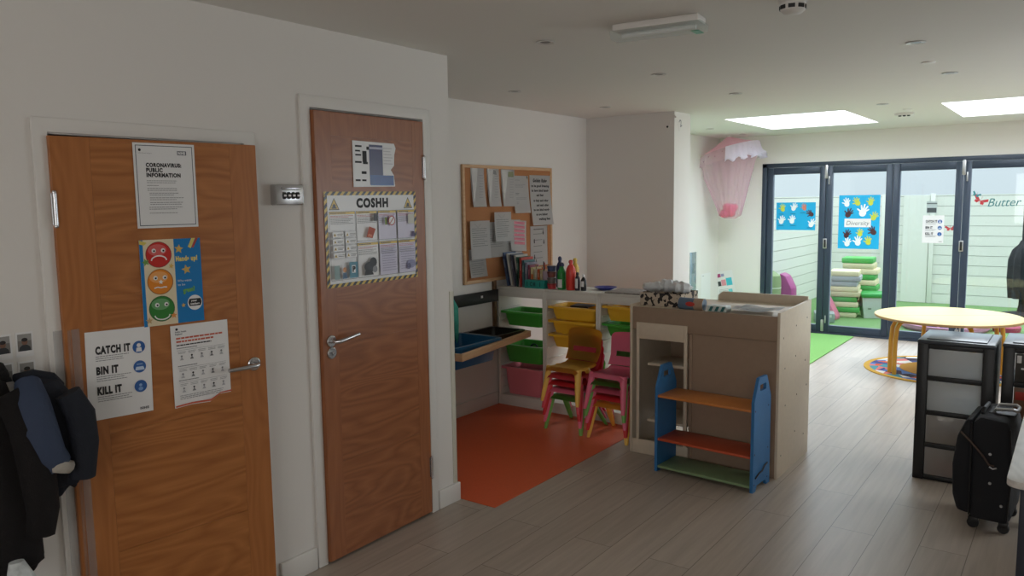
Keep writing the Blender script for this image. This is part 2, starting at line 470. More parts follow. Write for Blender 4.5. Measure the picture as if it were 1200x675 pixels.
def hinge(par, y, z):
    m = MB(); m.cyl((.006, y, z - .05), (.006, y, z + .05), .0065, CHROME, nn=12); m.ball((.006, y, z + .053), .007, CHROME, 10); m.ball((.006, y, z - .053), .007, CHROME, 10)
    m.box((-.002, y - .009, z - .05), (.001, y + .009, z + .05), CHROME)
    tag(m.build('hinge', par), 'chrome hinge')


def lever(par, y, z, dirn, rose=True, key=True, rise=0):
    m = MB(); m.lathe([(.0, 0), (.026, 0), (.026, .006), (.022, .009), (0, .009)][1:4], CHROME, M=Mx.Translation((0, y, z)) @ Mx.Rotation(PI / 2, 4, 'Y'))
    m.tube([(.004, y, z), (.035, y, z), (.046, y + .012 * dirn, z + rise * .1), (.048, y + .06 * dirn, z + rise * .5), (.046, y + .125 * dirn, z + rise)], [.009, .009, .0095, .009, .008], CHROME, 12)
    tag(m.build('handle', par), 'chrome lever handle')
    if key:
        m = MB(); m.lathe([(.026, 0), (.026, .006), (.022, .009)], CHROME, M=Mx.Translation((0, y, z - .052)) @ Mx.Rotation(PI / 2, 4, 'Y')); m.box((.006, y - .002, z - .062), (.0105, y + .002, z - .044), BLACKP); m.box((.009, y - .004, z - .046), (.016, y + .004, z - .052), CHROME, .002)
        tag(m.build('thumb_turn', par), 'chrome keyhole turn')


hinge(d1, .003, 1.585); hinge(d1, .003, .25)
hinge(d2, .676, 1.76); hinge(d2, .676, .25)
lever(d1, .652, .985, -1, key=False, rise=-.0)
lever(d2, .046, .998, 1, rise=.018)

# hinge finger guard on the shorter door, with its two clear ribs
CLEAR = sheer('clear_plastic_strip', (205, 205, 205), .72)
g = thing('finger_guard', 'clear plastic hinge guard strip low on the left edge of the shorter door', 'door guard', (0, 1.12, 0))
B((.020, -.01, .02), (.0225, .026, 1.20), CLEAR).build('flange', g, sm=0)
MB().box((.036, .038, .02), (.039, .062, 1.20), CLEAR, M=Mx.Identity(4)).build('flange', g, sm=0)
MB().loft([[(.022 + .018 * math.sin(k / 6 * PI), .026 + .012 * k / 6 * 1.0, z) for k in range(7)] for z in (.02, 1.2)], CLEAR, closed=False).build('curved_web', g)

CREAM = mat('cream_plastic', (206, 202, 186), .4)
m = MB(); m.box((0, 3.05, .1), (.004, 3.082, 1.13), CREAM, .001); m.box((-.03, 3.078, .1), (.004, 3.082, 1.13), CREAM, .001)
tag(m.build('corner_protector', sm=0), 'cream plastic corner strip on the wall edge by the orange floor', 'corner guard')

# orange vinyl and green artificial grass let into the floor
m = MB(); m.box((-1.022, 3.10, .0005), (.238, 6.2, .0035), mat('orange_vinyl', (222, 96, 52), .42, var=.04, vscale=90), .001)
tag(m.build('vinyl_mat', sm=0), 'large orange vinyl floor sheet in the alcove under the stacked chairs', 'floor mat')


def grassmat(name, a, b, z, lab, c=(128, 182, 98)):
    gm = mat('artificial_grass_' + name, c, .9, bump=.6, bscale=320, var=.18, vscale=140)
    return MB().box((a[0], a[1], z), (b[0], b[1], z + .012), gm, .003)


tag(grassmat('in', (-1.03, 6.9), (.6, 9.35), 0.0005, '').build('grass_mat', sm=0), 'green artificial grass mat inside the room before the folding doors', 'mat')

# ------------------------------------------------------------------ folding glass doors
fr = MB()
fr.box((bx0, 9.40, 0), (bx0 + .055, 9.5, 1.994), SLATE, .004); fr.box((bx1 - .055, 9.40, 0), (bx1, 9.5, 1.994), SLATE, .004)
fr.box((bx0, 9.40, 1.945), (bx1, 9.5, 1.994), SLATE, .004); fr.box((bx0, 9.41, 0), (bx1, 9.5, .022), SLATE, .004)
struct(fr.build('trim_3'), 'dark grey aluminium outer frame of the folding doors', 'door frame')
edges = [-.443, .232, .935, 1.605, 2.363]
wh = ['first leaf of the folding glass doors, beside the left wall', 'second leaf of the folding glass doors, carrying the tall blue poster', 'third leaf of the folding glass doors, carrying the white hygiene notice', 'fourth leaf of the folding glass doors, at the right edge of the view']
GZ = (.105, 1.862)
for k in range(4):
    a, b = edges[k] + .003, edges[k + 1] - .003
    sL, sR = .068, .068
    m = MB(); m.box((a, 9.415, .025), (a + sL, 9.475, 1.942), SLATE, .005); m.box((b - sR, 9.415, .025), (b, 9.475, 1.942), SLATE, .005)
    m.box((a + sL, 9.415, .025), (b - sR, 9.475, GZ[0]), SLATE, .005); m.box((a + sL, 9.415, GZ[1]), (b - sR, 9.475, 1.942), SLATE, .005)
    o = m.build('door_%d' % (k + 3)); struct(o, wh[k], 'folding door')
    B((a + sL, 9.441, GZ[0]), (b - sR, 9.449, GZ[1]), GLASS).build('glass_pane', o, sm=0)
    if k in (1, 3):
        h = MB(); x = a + .014
        h.box((x - .03, 9.398, 1.80), (x + .004, 9.414, 1.96), ALU, .007); h.box((x + .012, 9.400, 1.735), (x + .026, 9.414, 1.83), ALU, .004)
        tag(h.build('top_hinge', o), 'silver hinge at the top')
        h = MB(); h.box((x - .03, 9.398, .03), (x + .004, 9.414, .17), ALU, .007); h.box((x + .012, 9.400, .13), (x + .026, 9.414, .22), ALU, .004)
        tag(h.build('bottom_hinge', o), 'silver hinge at the bottom')
        h = MB(); h.box((x - .03, 9.402, 1.0), (x + .012, 9.414, 1.115), ALU, .004); h.box((x - .02, 9.400, 1.012), (x + .002, 9.4035, 1.103), BLACKP, .002)
        tag(h.build('pull_handle', o), 'silver flush pull')

# ------------------------------------------------------------------ ceiling fittings
DARKCAN = mat('dark_lamp_recess', (58, 55, 52), .3)
CH = mat('pale_lamp_ring', (206, 204, 200), .35)
dl = thing('downlight', 'recessed round downlight, nearest one left of the emergency light', 'downlight', (.576, 3.107, H), group='recessed ceiling downlights')
MB().lathe([(.024, -.001), (.043, -.001), (.045, -.004), (.042, -.0065), (.025, -.003), (.024, -.001)], CH, cap=False).build('bezel', dl)
MB().lathe([(.0245, -.0012), (.0245, -.0025), (.016, -.0035)], DARKCAN).build('lamp', dl)
for x, y, lb in ((-.49, 4.336, 'downlight above the alcove nearest the cork noticeboard'), (.569, 4.325, 'downlight straight beyond the emergency light'), (-.475, 5.538, 'downlight in front of the projecting wall'),
                 (.614, 5.464, 'downlight just before the left skylight'), (1.942, 4.268, 'nearest downlight right of the smoke alarm'), (1.941, 5.456, 'downlight between the smoke alarm and right skylight'),
                 (1.291, 6.897, 'downlight between the two skylights'), (-.597, 8.003, 'downlight left of the left skylight'), (-.593, 8.965, 'downlight beside the pink canopy hook')):
    c = copy_tree(dl); c.location = (x, y, H); c['label'] = 'recessed round ' + lb
for x, y, lb in ((1.90, 4.945, 'small white blank plate between the two downlights right of the smoke alarm'), (1.379, 7.45, 'small white blank plate between the skylights near the emergency spot')):
    c = MB().lathe([(.036, 0), (.036, -.004), (.03, -.007)], TRIMW).build('ceiling_plate', loc=(x, y, H)); tag(c, lb, 'cover plate')
es = thing('emergency_spot', 'small white rectangular emergency spot between the two skylights', 'emergency light', (1.30, 7.78, H))
B((-.075, -.03, -.02), (.075, .03, 0), TRIMW, .006).build('housing', es)
for k in (-1, 0, 1): MB().lathe([(.014, -.02), (.014, -.027), (.008, -.03)], BLACKP, (k * .035, 0, 0), 12).build('lamp_eye', es)

em = thing('emergency_light', 'long clear-fronted emergency bulkhead light on the ceiling', 'emergency light', (1.17, 3.06, H), .10)
m = MB(); m.box((-.185, -.055, -.028), (.185, .055, 0), TRIMW, .006); m.build('housing', em)
CLR = sheer('clear_diffuser', (215, 226, 222), .78)
m = MB(); rr = [[(x, .058 * c_, -.028 - .034 * s_) for c_, s_ in ((-1, 0), (-1, .25), (-.8, .9), (-.5, 1), (.5, 1), (.8, .9), (1, .25), (1, 0))] for x in (-.195, -.19, .19, .195)]
m.loft(rr, CLR); m.build('diffuser', em)
m = MB(); m.cyl((-.16, 0, -.042), (.16, 0, -.042), .010, mat('white_tube', (235, 238, 236), .3)); m.build('tube_lamp', em)
m = MB(); m.box((.150, -.035, -.0645), (.182, .035, -.0622), mat('green_sign_plastic', (60, 150, 120), .4)); tag(m.build('indicator', em), 'small green indicator at one end')

sd = thing('smoke_detector', 'round white smoke alarm at the top of the view', 'smoke alarm', (1.723, 3.045, H))
MB().lathe([(.052, 0), (.052, -.012), (.047, -.016)], TRIMW).build('base', sd)
MB().lathe([(.044, -.016), (.046, -.03), (.044, -.043), (.032, -.054), (.012, -.058), (.002, -.058)], TRIMW).build('cover', sd)
m = MB()
for k in range(8):
    a = k * PI / 4 + .2
    m.box((.0435, -.012, -.040), (.0475, .012, -.026), BLACKP, 0, M=Mx.Rotation(a, 4, 'Z'))
tag(m.build('vents', sd, sm=0), 'dark vent slots')

# ================================================================== NOTICES ON THE TWO DOORS
U1 = V((math.sin(TH1), math.cos(TH1), 0)); N1 = V((math.cos(TH1), -math.sin(TH1), 0)); O1 = V((.03, 1.137, 0))
U2 = V((math.sin(TH2), math.cos(TH2), 0)); N2 = V((math.cos(TH2), -math.sin(TH2), 0)); O2 = V((.032, 2.180, 0))


def on1(s, z, off=.002): return O1 + U1 * s + N1 * off + V((0, 0, z))
def on2(s, z, off=.002): return O2 + U2 * s + N2 * off + V((0, 0, z))


# public information notice
s = Sheet(.212, .288, LAMP); NAVY = pc(40, 50, 66)
for a in ((.008, .008, .196, .0022), (.008, .278, .196, .0022), (.008, .008, .0022, .272), (.2018, .008, .0022, .272)): s.rect(*a, NAVY)
s.text('CORONAVIRUS:', .040, .208, .0125, INK, w=.122); s.text('PUBLIC', .040, .191, .0125, INK, w=.056); s.text('INFORMATION', .040, .174, .0125, INK, w=.118)
s.disc(.022, .264, .0045, INK); s.text('HM Government', .017, .252, .0035, GREYINK, False, w=.045)
s.rect(.150, .250, .032, .014, pc(70, 74, 84)); s.text('NHS', .153, .2525, .009, LAMP, w=.026)
for v, u, w_, r in ((.160, .040, .105, 2), (.144, .040, .04, 1), (.134, .040, .105, 2), (.118, .046, .105, 2), (.102, .046, .12, 2), (.086, .046, .12, 2), (.070, .042, .12, 2), (.050, .042, .10, 1)): s.para(u, v, w_, r, .0065, GREYINK, .0018)
s.put('notice', 'laminated Coronavirus public information notice at the top of the shorter door', 'notice', on1(.252, 1.516), U1, -.0)

# traffic-light faces poster
s = Sheet(.214, .298, PAPER); BL = pc(10, 120, 186, .3); CRM = pc(222, 208, 176, .4)
s.rect(0, 0, .214, .298, BL); s.rect(.012, 0, .106, .298, CRM)
for v, c_, md in ((.246, (196, 44, 40), -1), (.152, (222, 134, 42), 0), (.058, (52, 128, 54), 1)):
    u = .064; s.disc(u, v, .045, pc(*[int(q * .7) for q in c_])); s.disc(u, v, .042, pc(*c_, .25)); s.disc(u - .004, v + .016, .032, pc(*[min(255, int(q + (255 - q) * .22)) for q in c_]), .020)
    for q in (-1, 1): s.disc(u + q * .016, v + .014, .0075, PAPER); s.disc(u + q * .016 + .001, v + .013, .0035, INK)
    if md == 0:
        s.line([(u - .022, v - .021), (u - .010, v - .018), (u, v - .021), (u + .012, v - .019), (u + .022, v - .020)], .004, PAPER)
        s.star(u + .002, v - .001, .009, PAPER, .2)
    else:
        pts = [(u + .026 * math.cos(a), v - .018 - md * .004 + (-md) * .016 * math.sin(a) + md * .0) for a in [PI * k / 10 for k in range(11)]]
        pts = [(p, q + (.0 if md > 0 else -.006)) for p, q in pts]
        s.line(pts, .0042, PAPER)
GO = pc(206, 168, 84)
s.star(.135, .262, .017, GO, .2); s.star(.158, .188, .018, GO, .5); s.star(.105, .204, .010, GO, .1); s.star(.140, .062, .009, GO, .4); s.star(.104, .030, .012, pc(214, 140, 70), .3); s.star(.018, .020, .013, pc(190, 160, 110), .3); s.star(.018, .222, .014, pc(104, 150, 70), .6)
s.poly([(0, .298), (.026, .288), (.016, .28), (0, .284)], pc(206, 190, 90)); s.poly([(.182, .298), (.196, .298), (.178, .262), (.168, .268)], pc(214, 200, 110)); s.poly([(.197, .298), (.206, .298), (.188, .264), (.181, .266)], pc(170, 60, 50))
YL = pc(226, 206, 116); s.text('Hands up!', .122, .220, .016, YL, w=.078)
s.text('Who wants', .124, .146, .008, PAPER, False, w=.05); s.text('to be', .124, .132, .008, PAPER, False, w=.026)
s.text('green?', .142, .106, .016, pc(110, 170, 70), w=.044, rot=.12)
s.disc(.182, .068, .027, PAPER); s.poly([(.162, .056), (.203, .056), (.207, .070), (.203, .082), (.162, .082), (.158, .07)], INK); s.text('your', .168, .072, .006, PAPER, w=.022); s.text('teachers', .165, .061, .006, PAPER, w=.034)
s.put('poster', 'poster of red, amber and green faces beside a blue Hands up panel', 'poster', on1(.252, 1.178), U1, .0)


def catch_it(w_, h, base):
    s = Sheet(w_, h, base); k = w_ / .21; DB = pc(44, 92, 158, .4)
    for j, (t, ww) in enumerate((('CATCH IT', .112), ('BIN IT', .070), ('KILL IT', .078))):
        v = h - (.076 + .068 * j) * k
        s.text(t, .030 * k, v, .024 * k, INK, w=ww * k); s.para(.030 * k, v - .010 * k, .112 * k, 3, .007 * k, GREYINK, .0022 * k)
        s.disc(.170 * k, v + .008 * k, .021 * k, DB)
        if j == 0: s.disc(.170 * k, v + .014 * k, .007 * k, base); s.poly([(.160 * k, v - .008 * k), (.180 * k, v - .008 * k), (.178 * k, v + .006 * k), (.162 * k, v + .006 * k)], base)
        elif j == 1:
            s.poly([(.154 * k, v - .004 * k), (.186 * k, v - .004 * k), (.182 * k, v + .008 * k), (.158 * k, v + .008 * k)], pc(190, 206, 226)); s.rect(.160 * k, v + .015 * k, .02 * k, .003 * k, pc(150, 176, 210))
        else: s.disc(.170 * k, v + .012 * k, .005 * k, pc(140, 170, 212)); s.disc(.170 * k, v - .001 * k, .008 * k, pc(120, 156, 204), .006 * k)
    s.text('NHS', .165 * k, .012 * k, .008 * k, GREYINK, w=.03 * k)
    return s


catch_it(.209, .296, PAPER).put('notice', 'white CATCH IT BIN IT KILL IT sheet low on the shorter door', 'notice', on1(.055, .889), U1, -.02)
s = Sheet(.213, .296, PAPER, poly=[(0, 0), (.06, .004), (.13, .0), (.17, .022), (.213, .022), (.213, .296), (0, .296)]); OR = pc(196, 92, 66)
s.disc(.022, .282, .0045, INK); s.text('Public Health', .016, .270, .005, GREYINK, w=.04); s.text('England', .016, .262, .005, GREYINK, w=.025)
s.para(.018, .246, .18, 2, .012, OR, .006); s.para(.018, .222, .13, 1, .01, INK, .004)
for v in (.212, .148, .096):
    s.para(.018, v, .075, 1, .006, GREYINK, .003); s.line([(.018, v - .006), (.198, v - .006)], .0008, GREYINK)
    for q in range(5):
        u = .022 + .037 * q; s.para(u, v - .013, .028, 2, .005, GREYINK, .0016)
        s.disc(u + .012, v - .028, .0035, INK if q % 2 else GREYINK); s.poly([(u + .005, v - .042), (u + .019, v - .042), (u + .012, v - .030)], GREYINK if q % 2 else LTINK)
s.para(.018, .042, .17, 3, .006, GREYINK, .002); s.poly([(0, .004), (.06, .008), (.13, .004), (.17, .026), (.213, .026), (.213, .032), (.17, .030), (.13, .011), (.06, .014), (0, .010)], OR)
s.put('notice', 'white guidance sheet with orange heading and torn lower edge by the lever handle', 'notice', on1(.340, .874), U1, .0)

# hazard poster
s = Sheet(.575, .414, LAMP, th=.001); YE = pc(214, 180, 66, .3); SHEEN = pc(206, 202, 222, .3); CBK = pc(30, 30, 34, .3)  # purple-white of the right panels is a gloss reflection put into the colour
s.rect(0, 0, .575, .414, YE)
def hatch(u0, v0, u1, v1, horiz):
    L_ = (u1 - u0) if horiz else (v1 - v0); k = .0
    while k < L_ - .02:
        if horiz: s.poly([(u0 + k, v0), (u0 + k + .018, v0), (min(u1, u0 + k + .034), v1), (u0 + k + .016, v1)], CBK)
        else: s.poly([(u0, v0 + k), (u0, v0 + k + .018), (u1, min(v1, v0 + k + .034)), (u1, v0 + k + .016)], CBK)
        k += .036
hatch(0, .398, .575, .414, True); hatch(0, 0, .575, .016, True); hatch(0, .012, .016, .402, False); hatch(.559, .012, .575, .402, False)
s.rect(.016, .016, .543, .382, LAMP); s.text('COSHH', .185, .345, .038, INK, w=.200)
for u in (.055, .518):
    s.poly([(u - .030, .335), (u + .030, .335), (u, .388)], CBK); s.poly([(u - .024, .339), (u + .024, .339), (u, .381)], YE); s.disc(u, .352, .009, CBK); s.rect(u - .014, .341, .028, .006, CBK)
cols = [(.024, .030, .150, .298), (.178, .194, .130, .134), (.178, .030, .130, .156), (.312, .194, .118, .134), (.312, .030, .118, .156), (.434, .194, .118, .134), (.434, .030, .118, .156)]
for k, (u, v, w_, h_) in enumerate(cols):
    s.rect(u, v, w_, h_, CBK); s.rect(u + .0015, v + .0015, w_ - .003, h_ - .003, SHEEN if u > .3 else LAMP); s.rect(u + .0015, v + h_ - .012, w_ - .003, .0105, YE); s.para(u + .008, v + h_ - .009, w_ * .6, 1, .01, CBK, .004)
    s.para(u + .006, v + h_ - .020, w_ - .014, 2, .006, pc(186, 80, 70), .002); s.para(u + .006, v + h_ - .034, w_ - .014, 4, .0065, GREYINK, .002)
for r in range(4):
    for q in range(2):
        u, v = .034 + .072 * q, .222 - .030 * r; s.rect(u - .006, v - .006, .066, .026, LTINK); s.rect(u - .005, v - .005, .064, .024, LAMP); s.poly([(u, v), (u + .016, v), (u + .008, v + .014)], YE); s.disc(u + .008, v + .005, .003, CBK); s.para(u + .022, v + .008, .034, 2, .006, GREYINK, .0025)
s.rect(.030, .036, .030, .060, pc(150, 176, 176)); s.disc(.088, .075, .011, pc(206, 150, 110)); s.poly([(.074, .036), (.102, .036), (.098, .062), (.078, .062)], pc(90, 120, 150)); s.rect(.116, .036, .050, .070, pc(96, 150, 172)); s.rect(.130, .058, .022, .034, LAMP); s.text('P', .134, .064, .022, INK)
s.poly([(.226, .212), (.262, .204), (.284, .246), (.244, .258)], pc(186, 84, 60)); s.poly([(.232, .214), (.258, .209), (.262, .220), (.238, .226)], pc(220, 140, 110)); s.rect(.275, .282, .026, .034, pc(90, 92, 98))
s.disc(.240, .076, .034, pc(64, 68, 74), .024); s.disc(.262, .096, .022, pc(60, 62, 68)); s.poly([(.205, .040), (.262, .040), (.250, .062), (.212, .064)], pc(50, 52, 58)); s.disc(.272, .064, .015, pc(150, 152, 158))
s.rect(.345, .262, .012, .034, pc(120, 140, 60)); s.disc(.390, .280, .022, pc(190, 70, 60)); s.disc(.390, .280, .018, LAMP); s.line([(.378, .268), (.402, .292)], .004, pc(190, 70, 60))
s.rect(.500, .262, .042, .046, pc(206, 206, 196)); s.poly([(.520, .200), (.546, .200), (.540, .224), (.526, .226)], pc(90, 80, 120)); s.disc(.515, .070, .030, pc(150, 152, 186), .020); s.disc(.498, .060, .014, pc(96, 96, 128))
for u in (.312, .434): s.para(u + .008, .140, .10, 9, .011, pc(140, 134, 170), .0022)
s.put('poster', 'large COSHH chemical safety poster with yellow-black hazard border on taller door', 'poster', on2(.037, 1.228), U2, .004)
s = Sheet(.272, .203, LAMP, poly=[(0, 0), (.262, .004), (.256, .055), (.236, .08), (.258, .10), (.262, .15), (.272, .18), (.262, .201), (0, .203)], th=.0015)
s.rect(.100, .010, .085, .180, pc(58, 62, 104, .25)); s.rect(.102, .170, .085, .010, pc(180, 182, 200)); s.rect(.104, .008, .150, .046, pc(40, 84, 150, .25))
for v, u, w_, h_ in ((.176, .015, .04, .008), (.156, .015, .03, .007), (.138, .015, .035, .007), (.106, .012, .04, .008), (.110, .058, .026, .05), (.102, .06, .03, .010), (.166, .084, .016, .014), (.058, .05, .03, .012), (.026, .012, .03, .008), (.026, .052, .026, .008)): s.rect(u, v, w_, h_, INK)
s.para(.190, .176, .06, 6, .014, LTINK, .003)
s.put('notice', 'crumpled torn notice with dark blue panel above the hazard poster', 'notice', on2(.210, 1.663), U2, .0)

# key safe
ks = thing('key_safe', 'small shiny chrome combination key box on the wall between the doors', 'key box', (0, 2.038, 1.588))
m = MB(); m.box((0, -.068, 0), (.042, .068, .082), CHROME, .005); m.build('body', ks)
for k in range(4):
    y = -.030 + .022 * k
    m = MB(); m.lathe([(.018, -.008), (.0185, -.006), (.0185, .006), (.018, .008)], BLACKP, nn=20, M=Mx.Translation((.030, y, .038)) @ Mx.Rotation(PI / 2, 4, 'X'))
    m.box((.0478, y - .006, .034), (.0492, y + .006, .042), PAPER); m.build('number_wheel', ks)
m = MB(); m.box((.042, -.044, .062), (.050, .05, .072), CHROME, .003); m.build('release_bar', ks)

# instant photos
PH = pc(116, 112, 108)
k = 0
for y, z, lb in ((.948, 1.130, 'instant photo of a dark-clothed person, upper row at the very edge of view'), (1.008, 1.131, 'instant photo of a person in dark top, upper right above the coats'),
                 (.948, 1.042, 'instant photo half hidden by coats, lower row at the edge of view'), (1.009, 1.040, 'instant photo of a person just above the navy jacket collar')):
    s = Sheet(.050, .077, PAPER, th=.001); s.rect(.005, .018, .040, .053, PH); s.rect(.005, .050, .040, .021, pc(150, 148, 144)); s.disc(.025, .046, .0085, pc(120, 84, 66), .010); s.disc(.025, .053, .009, pc(34, 28, 26), .006)
    s.poly([(.008, .018), (.042, .018), (.040, .030), (.032, .037), (.018, .037), (.010, .030)], pc(44, 46, 50)); s.put('instant_photo', lb, 'photo', (.001, y, z), (0, 1, 0), random.uniform(-.02, .02), group='instant photos on the wall')


# ------------------------------------------------------------------ coats on the near wall
def garment(mb, rows, m, folds=9, seed=0, nn=56, amp=.10, hem=.02):
    rnd = random.Random(seed); ph = [rnd.uniform(0, 6.28) for _ in range(4)]; fk = [folds, folds + 3, 3, 5]
    rings = []
    for i, (z, yc, hy, xc, hx) in enumerate(rows):
        t = i / (len(rows) - 1); ring = []
        for j in range(nn):
            a = 2 * PI * j / nn
            d = 1 + amp * t * (.6 * math.sin(fk[0] * a + ph[0] + 1.2 * t) + .4 * math.sin(fk[1] * a + ph[1]) + .5 * math.sin(fk[2] * a + ph[2] + 2 * t))
            zz = z + (hem * math.sin(3 * a + ph[3]) if t > .9 else 0)
            ring.append((max(.003, xc + hx * d * math.cos(a)), yc + hy * d * math.sin(a), zz))
        rings.append(ring)
    return mb.loft(rings, m)


def smooth_rows(rows, k=5):
    out = []
    for a, b in zip(rows, rows[1:]):
        for j in range(k): out.append(tuple(p + (q - p) * j / k for p, q in zip(a, b)))
    return out + [rows[-1]]


BLKC = mat('black_wool', (13, 9, 10), .95, bump=.3, bscale=240); NVY = mat('navy_softshell', (50, 62, 86), .8, bump=.2, bscale=180); NVD = mat('dark_navy_lining', (20, 25, 36), .85, bump=.2, bscale=180); FLE = mat('pale_fleece', (170, 164, 154), .95, bump=.5, bscale=300)
hk = thing('coat_rail', 'wall rail of hooks behind the hanging coats', 'coat hooks', (0, .88, 1.02))
B((0, -.35, -.03), (.015, .10, .03), TRIMW, .004).build('rail', hk)
for y in (-.22, -.05, .07):
    MB().tube([(.012, y, .01), (.045, y, .005), (.055, y, .025), (.052, y, .04)], .006, CHROME, 8).build('hook', hk)
ct = thing('coat', 'long black coat hanging at the left edge of the view', 'coat', (0, .875, .55))
R_ = smooth_rows([(.575, -.015, .03, .075, .03), (.53, -.01, .075, .085, .06), (.42, .0, .095, .09, .07), (.25, .01, .10, .095, .075), (.08, .02, .098, .10, .075), (-.02, .035, .085, .10, .07), (-.03, .035, .07, .10, .055)])
garment(MB(), R_, BLKC, 7, 3).build('body', ct)
MB().tube([(.13, .045, .50), (.165, .085, .40), (.17, .10, .26), (.165, .105, .14), (.16, .095, .07)], [.04, .05, .05, .045, .042], BLKC, 20).jitter(.002).build('sleeve', ct)
MB().tube([(.06, -.06, .575), (.10, -.01, .592), (.105, .04, .57), (.08, .06, .545)], [.022, .026, .026, .02], BLKC, 14).build('collar', ct)
jk = thing('jacket', 'navy jacket with pale fleece cuff hanging in front of the shorter door casing', 'jacket', (0, 1.03, .6))
R_ = smooth_rows([(.488, -.02, .02, .07, .02), (.465, -.005, .055, .09, .05), (.40, .02, .078, .095, .065), (.30, .035, .083, .10, .07), (.20, .035, .077, .10, .068), (.14, .03, .062, .10, .058), (.125, .03, .045, .10, .04)])
garment(MB(), R_, NVD, 6, 5, amp=.12).build('body', jk)
MB().tube([(.12, -.045, .475), (.165, -.055, .42), (.185, -.05, .34), (.185, -.03, .26), (.18, -.012, .225)], [.034, .047, .05, .048, .047], NVY, 22).jitter(.0012).build('sleeve', jk)
m = MB(); m.lathe([(.046, -.018), (.053, -.006), (.053, .006), (.048, .016)], FLE, nn=20, M=Mx.Translation((.179, -.010, .222)) @ Mx.Rotation(-.35, 4, 'X')); tag(m.build('cuff', jk), 'pale fleece cuff')
MB().tube([(.17, .045, .43), (.18, .072, .36), (.175, .08, .27), (.165, .07, .16)], [.036, .042, .041, .038], NVD, 18).jitter(.001).build('sleeve', jk)
MB().tube([(.05, -.05, .478), (.09, -.015, .486), (.105, .03, .47), (.09, .06, .44)], [.014, .018, .018, .013], NVD, 12).build('hood', jk)
R_ = smooth_rows([(.50, .885, .02, .10, .015), (.42, .89, .05, .12, .03), (.30, .895, .075, .13, .045), (.16, .895, .085, .13, .05)])
PRT = mat('pale_patterned_cloth', (200, 206, 206), .9, var=.28, vscale=30)
m = MB(); garment(m, [(z, y - .87, hy, x, hx) for z, y, hy, x, hx in R_], PRT, 6, 9); tag(m.build('apron', loc=(.09, .875, .07)), 'pale patterned cloth hanging below the black coat, bottom left corner', 'cloth')

# ================================================================== ALCOVE
AX = -1.04
pb = thing('noticeboard', 'cork noticeboard in a pine frame on the alcove wall', 'noticeboard', (AX, 5.0, .98))
CORK = mat('cork', (176, 120, 78), .9, bump=.3, bscale=300, var=.12, vscale=180)
B((.002, -.57, .02), (.012, .58, .87), CORK).build('cork_sheet', pb, sm=0)
m = MB(); m.box((0, -.59, 0), (.02, -.565, .885), PINE, .003); m.box((0, .57, 0), (.02, .595, .885), PINE, .003); m.box((0, -.565, 0), (.02, .57, .025), PINE, .003); m.box((0, -.565, .86), (.02, .57, .885), PINE, .003); m.build('frame', pb)
PX = AX + .013
PIN = 'papers pinned to the cork noticeboard'
curl = lambda a: (lambda u, v: a * (1 - v) ** 2)
def sheet_on(y0, z0, w_, h_, lb, draw=None, tilt=0, bend=.025, off=0, grp=True, base=PAPER, nm='pinned_paper'):
    s = Sheet(w_, h_, base, bend=curl(bend))
    if draw: draw(s)
    return s.put(nm, lb, 'paper', (PX + off, y0, z0), (0, 1, 0), tilt, group=PIN)


GREYPAPER = mat('greyer_paper', (205, 203, 200), .8)  # greyer tone for folded flaps and overlapped sheets
def folded(extra=None):
    def d(s):
        s.poly([(0.01, s.h * .02), (s.w * .55, s.h * .98), (0.006, s.h * .98)], GREYPAPER)
        for k in range(9): s.rect(s.w * (.62 - .05 * (k > 3) - .06 * (k > 6)), s.h * (.80 - .07 * k), s.w * .3, .003, LTINK)
        if extra: extra(s)
    return d
sheet_on(4.507, 1.553, .160, .290, 'narrow folded white sheet, first in the top row of the cork board', folded())
sheet_on(4.703, 1.553, .150, .288, 'folded white sheet with rounded corner, second in the top row', folded(lambda s: s.poly([(s.w * .5, s.h * .86), (s.w * .8, s.h * .84), (s.w * .75, s.h * .95), (s.w * .5, s.h * .98)], GREYINK)))
sheet_on(4.880, 1.553, .178, .287, 'folded white sheet with green picture corner, third in the top row', folded(lambda s: s.rect(s.w * .5, s.h * .80, s.w * .42, s.h * .14, pc(132, 138, 104))))
def dr(s):
    s.para(.02, .26, .08, 1, .01, LTINK, .004); s.para(.02, .225, .15, 3, .010, LTINK, .003); s.para(.02, .155, .06, 2, .010, GREYINK, .004); s.para(.02, .12, .16, 2, .01, LTINK, .003); s.para(.02, .085, .05, 2, .01, LTINK, .003); s.poly([(.185, .29), (.2, .265), (.203, .285), (.195, .3)], INK)
sheet_on(5.035, 1.497, .212, .297, 'white typed letter hung slightly lower, fourth in the top row', dr)
def gold(s):
    s.text('Golden Rules', .045, .355, .026, INK, True, w=.205, slant=.2)
    for k, (t, u, w_) in enumerate((('to be good listening', .02, .26), ('to have kind hands', .02, .25), ('and feet', .09, .10), ('to help each other', .04, .22), ('and each other', .08, .18), ('to use kind words', .03, .23), ('to use indoor', .06, .17), ('walking feet', .09, .17))):
        s.text(t, u, .315 - .038 * k - (.006 if k > 2 else 0), .017, INK, True, w=w_, slant=.2)
sheet_on(5.268, 1.392, .305, .41, 'handwritten Golden Rules sheet at the upper right of the cork board', gold, bend=.035)
def lt(s): s.para(.02, s.h - .06, s.w - .05, 9, .016, GREYINK, .0028); s.line([(.05, s.h - .02), (.09, s.h - .05), (.13, s.h - .02)], .002, LTINK)
sheet_on(4.470, 1.028, .200, .21, 'white letter at the lower left, hanging below another sheet', lt, bend=.02, base=GREYPAPER)
sheet_on(4.462, 1.165, .235, .285, 'large white letter at the left of the lower row', lt, bend=.012, off=.024)
sheet_on(4.690, 1.165, .215, .27, 'white sheet half hidden under its neighbour, mid lower row', lt, bend=.014, off=.012, base=GREYPAPER)
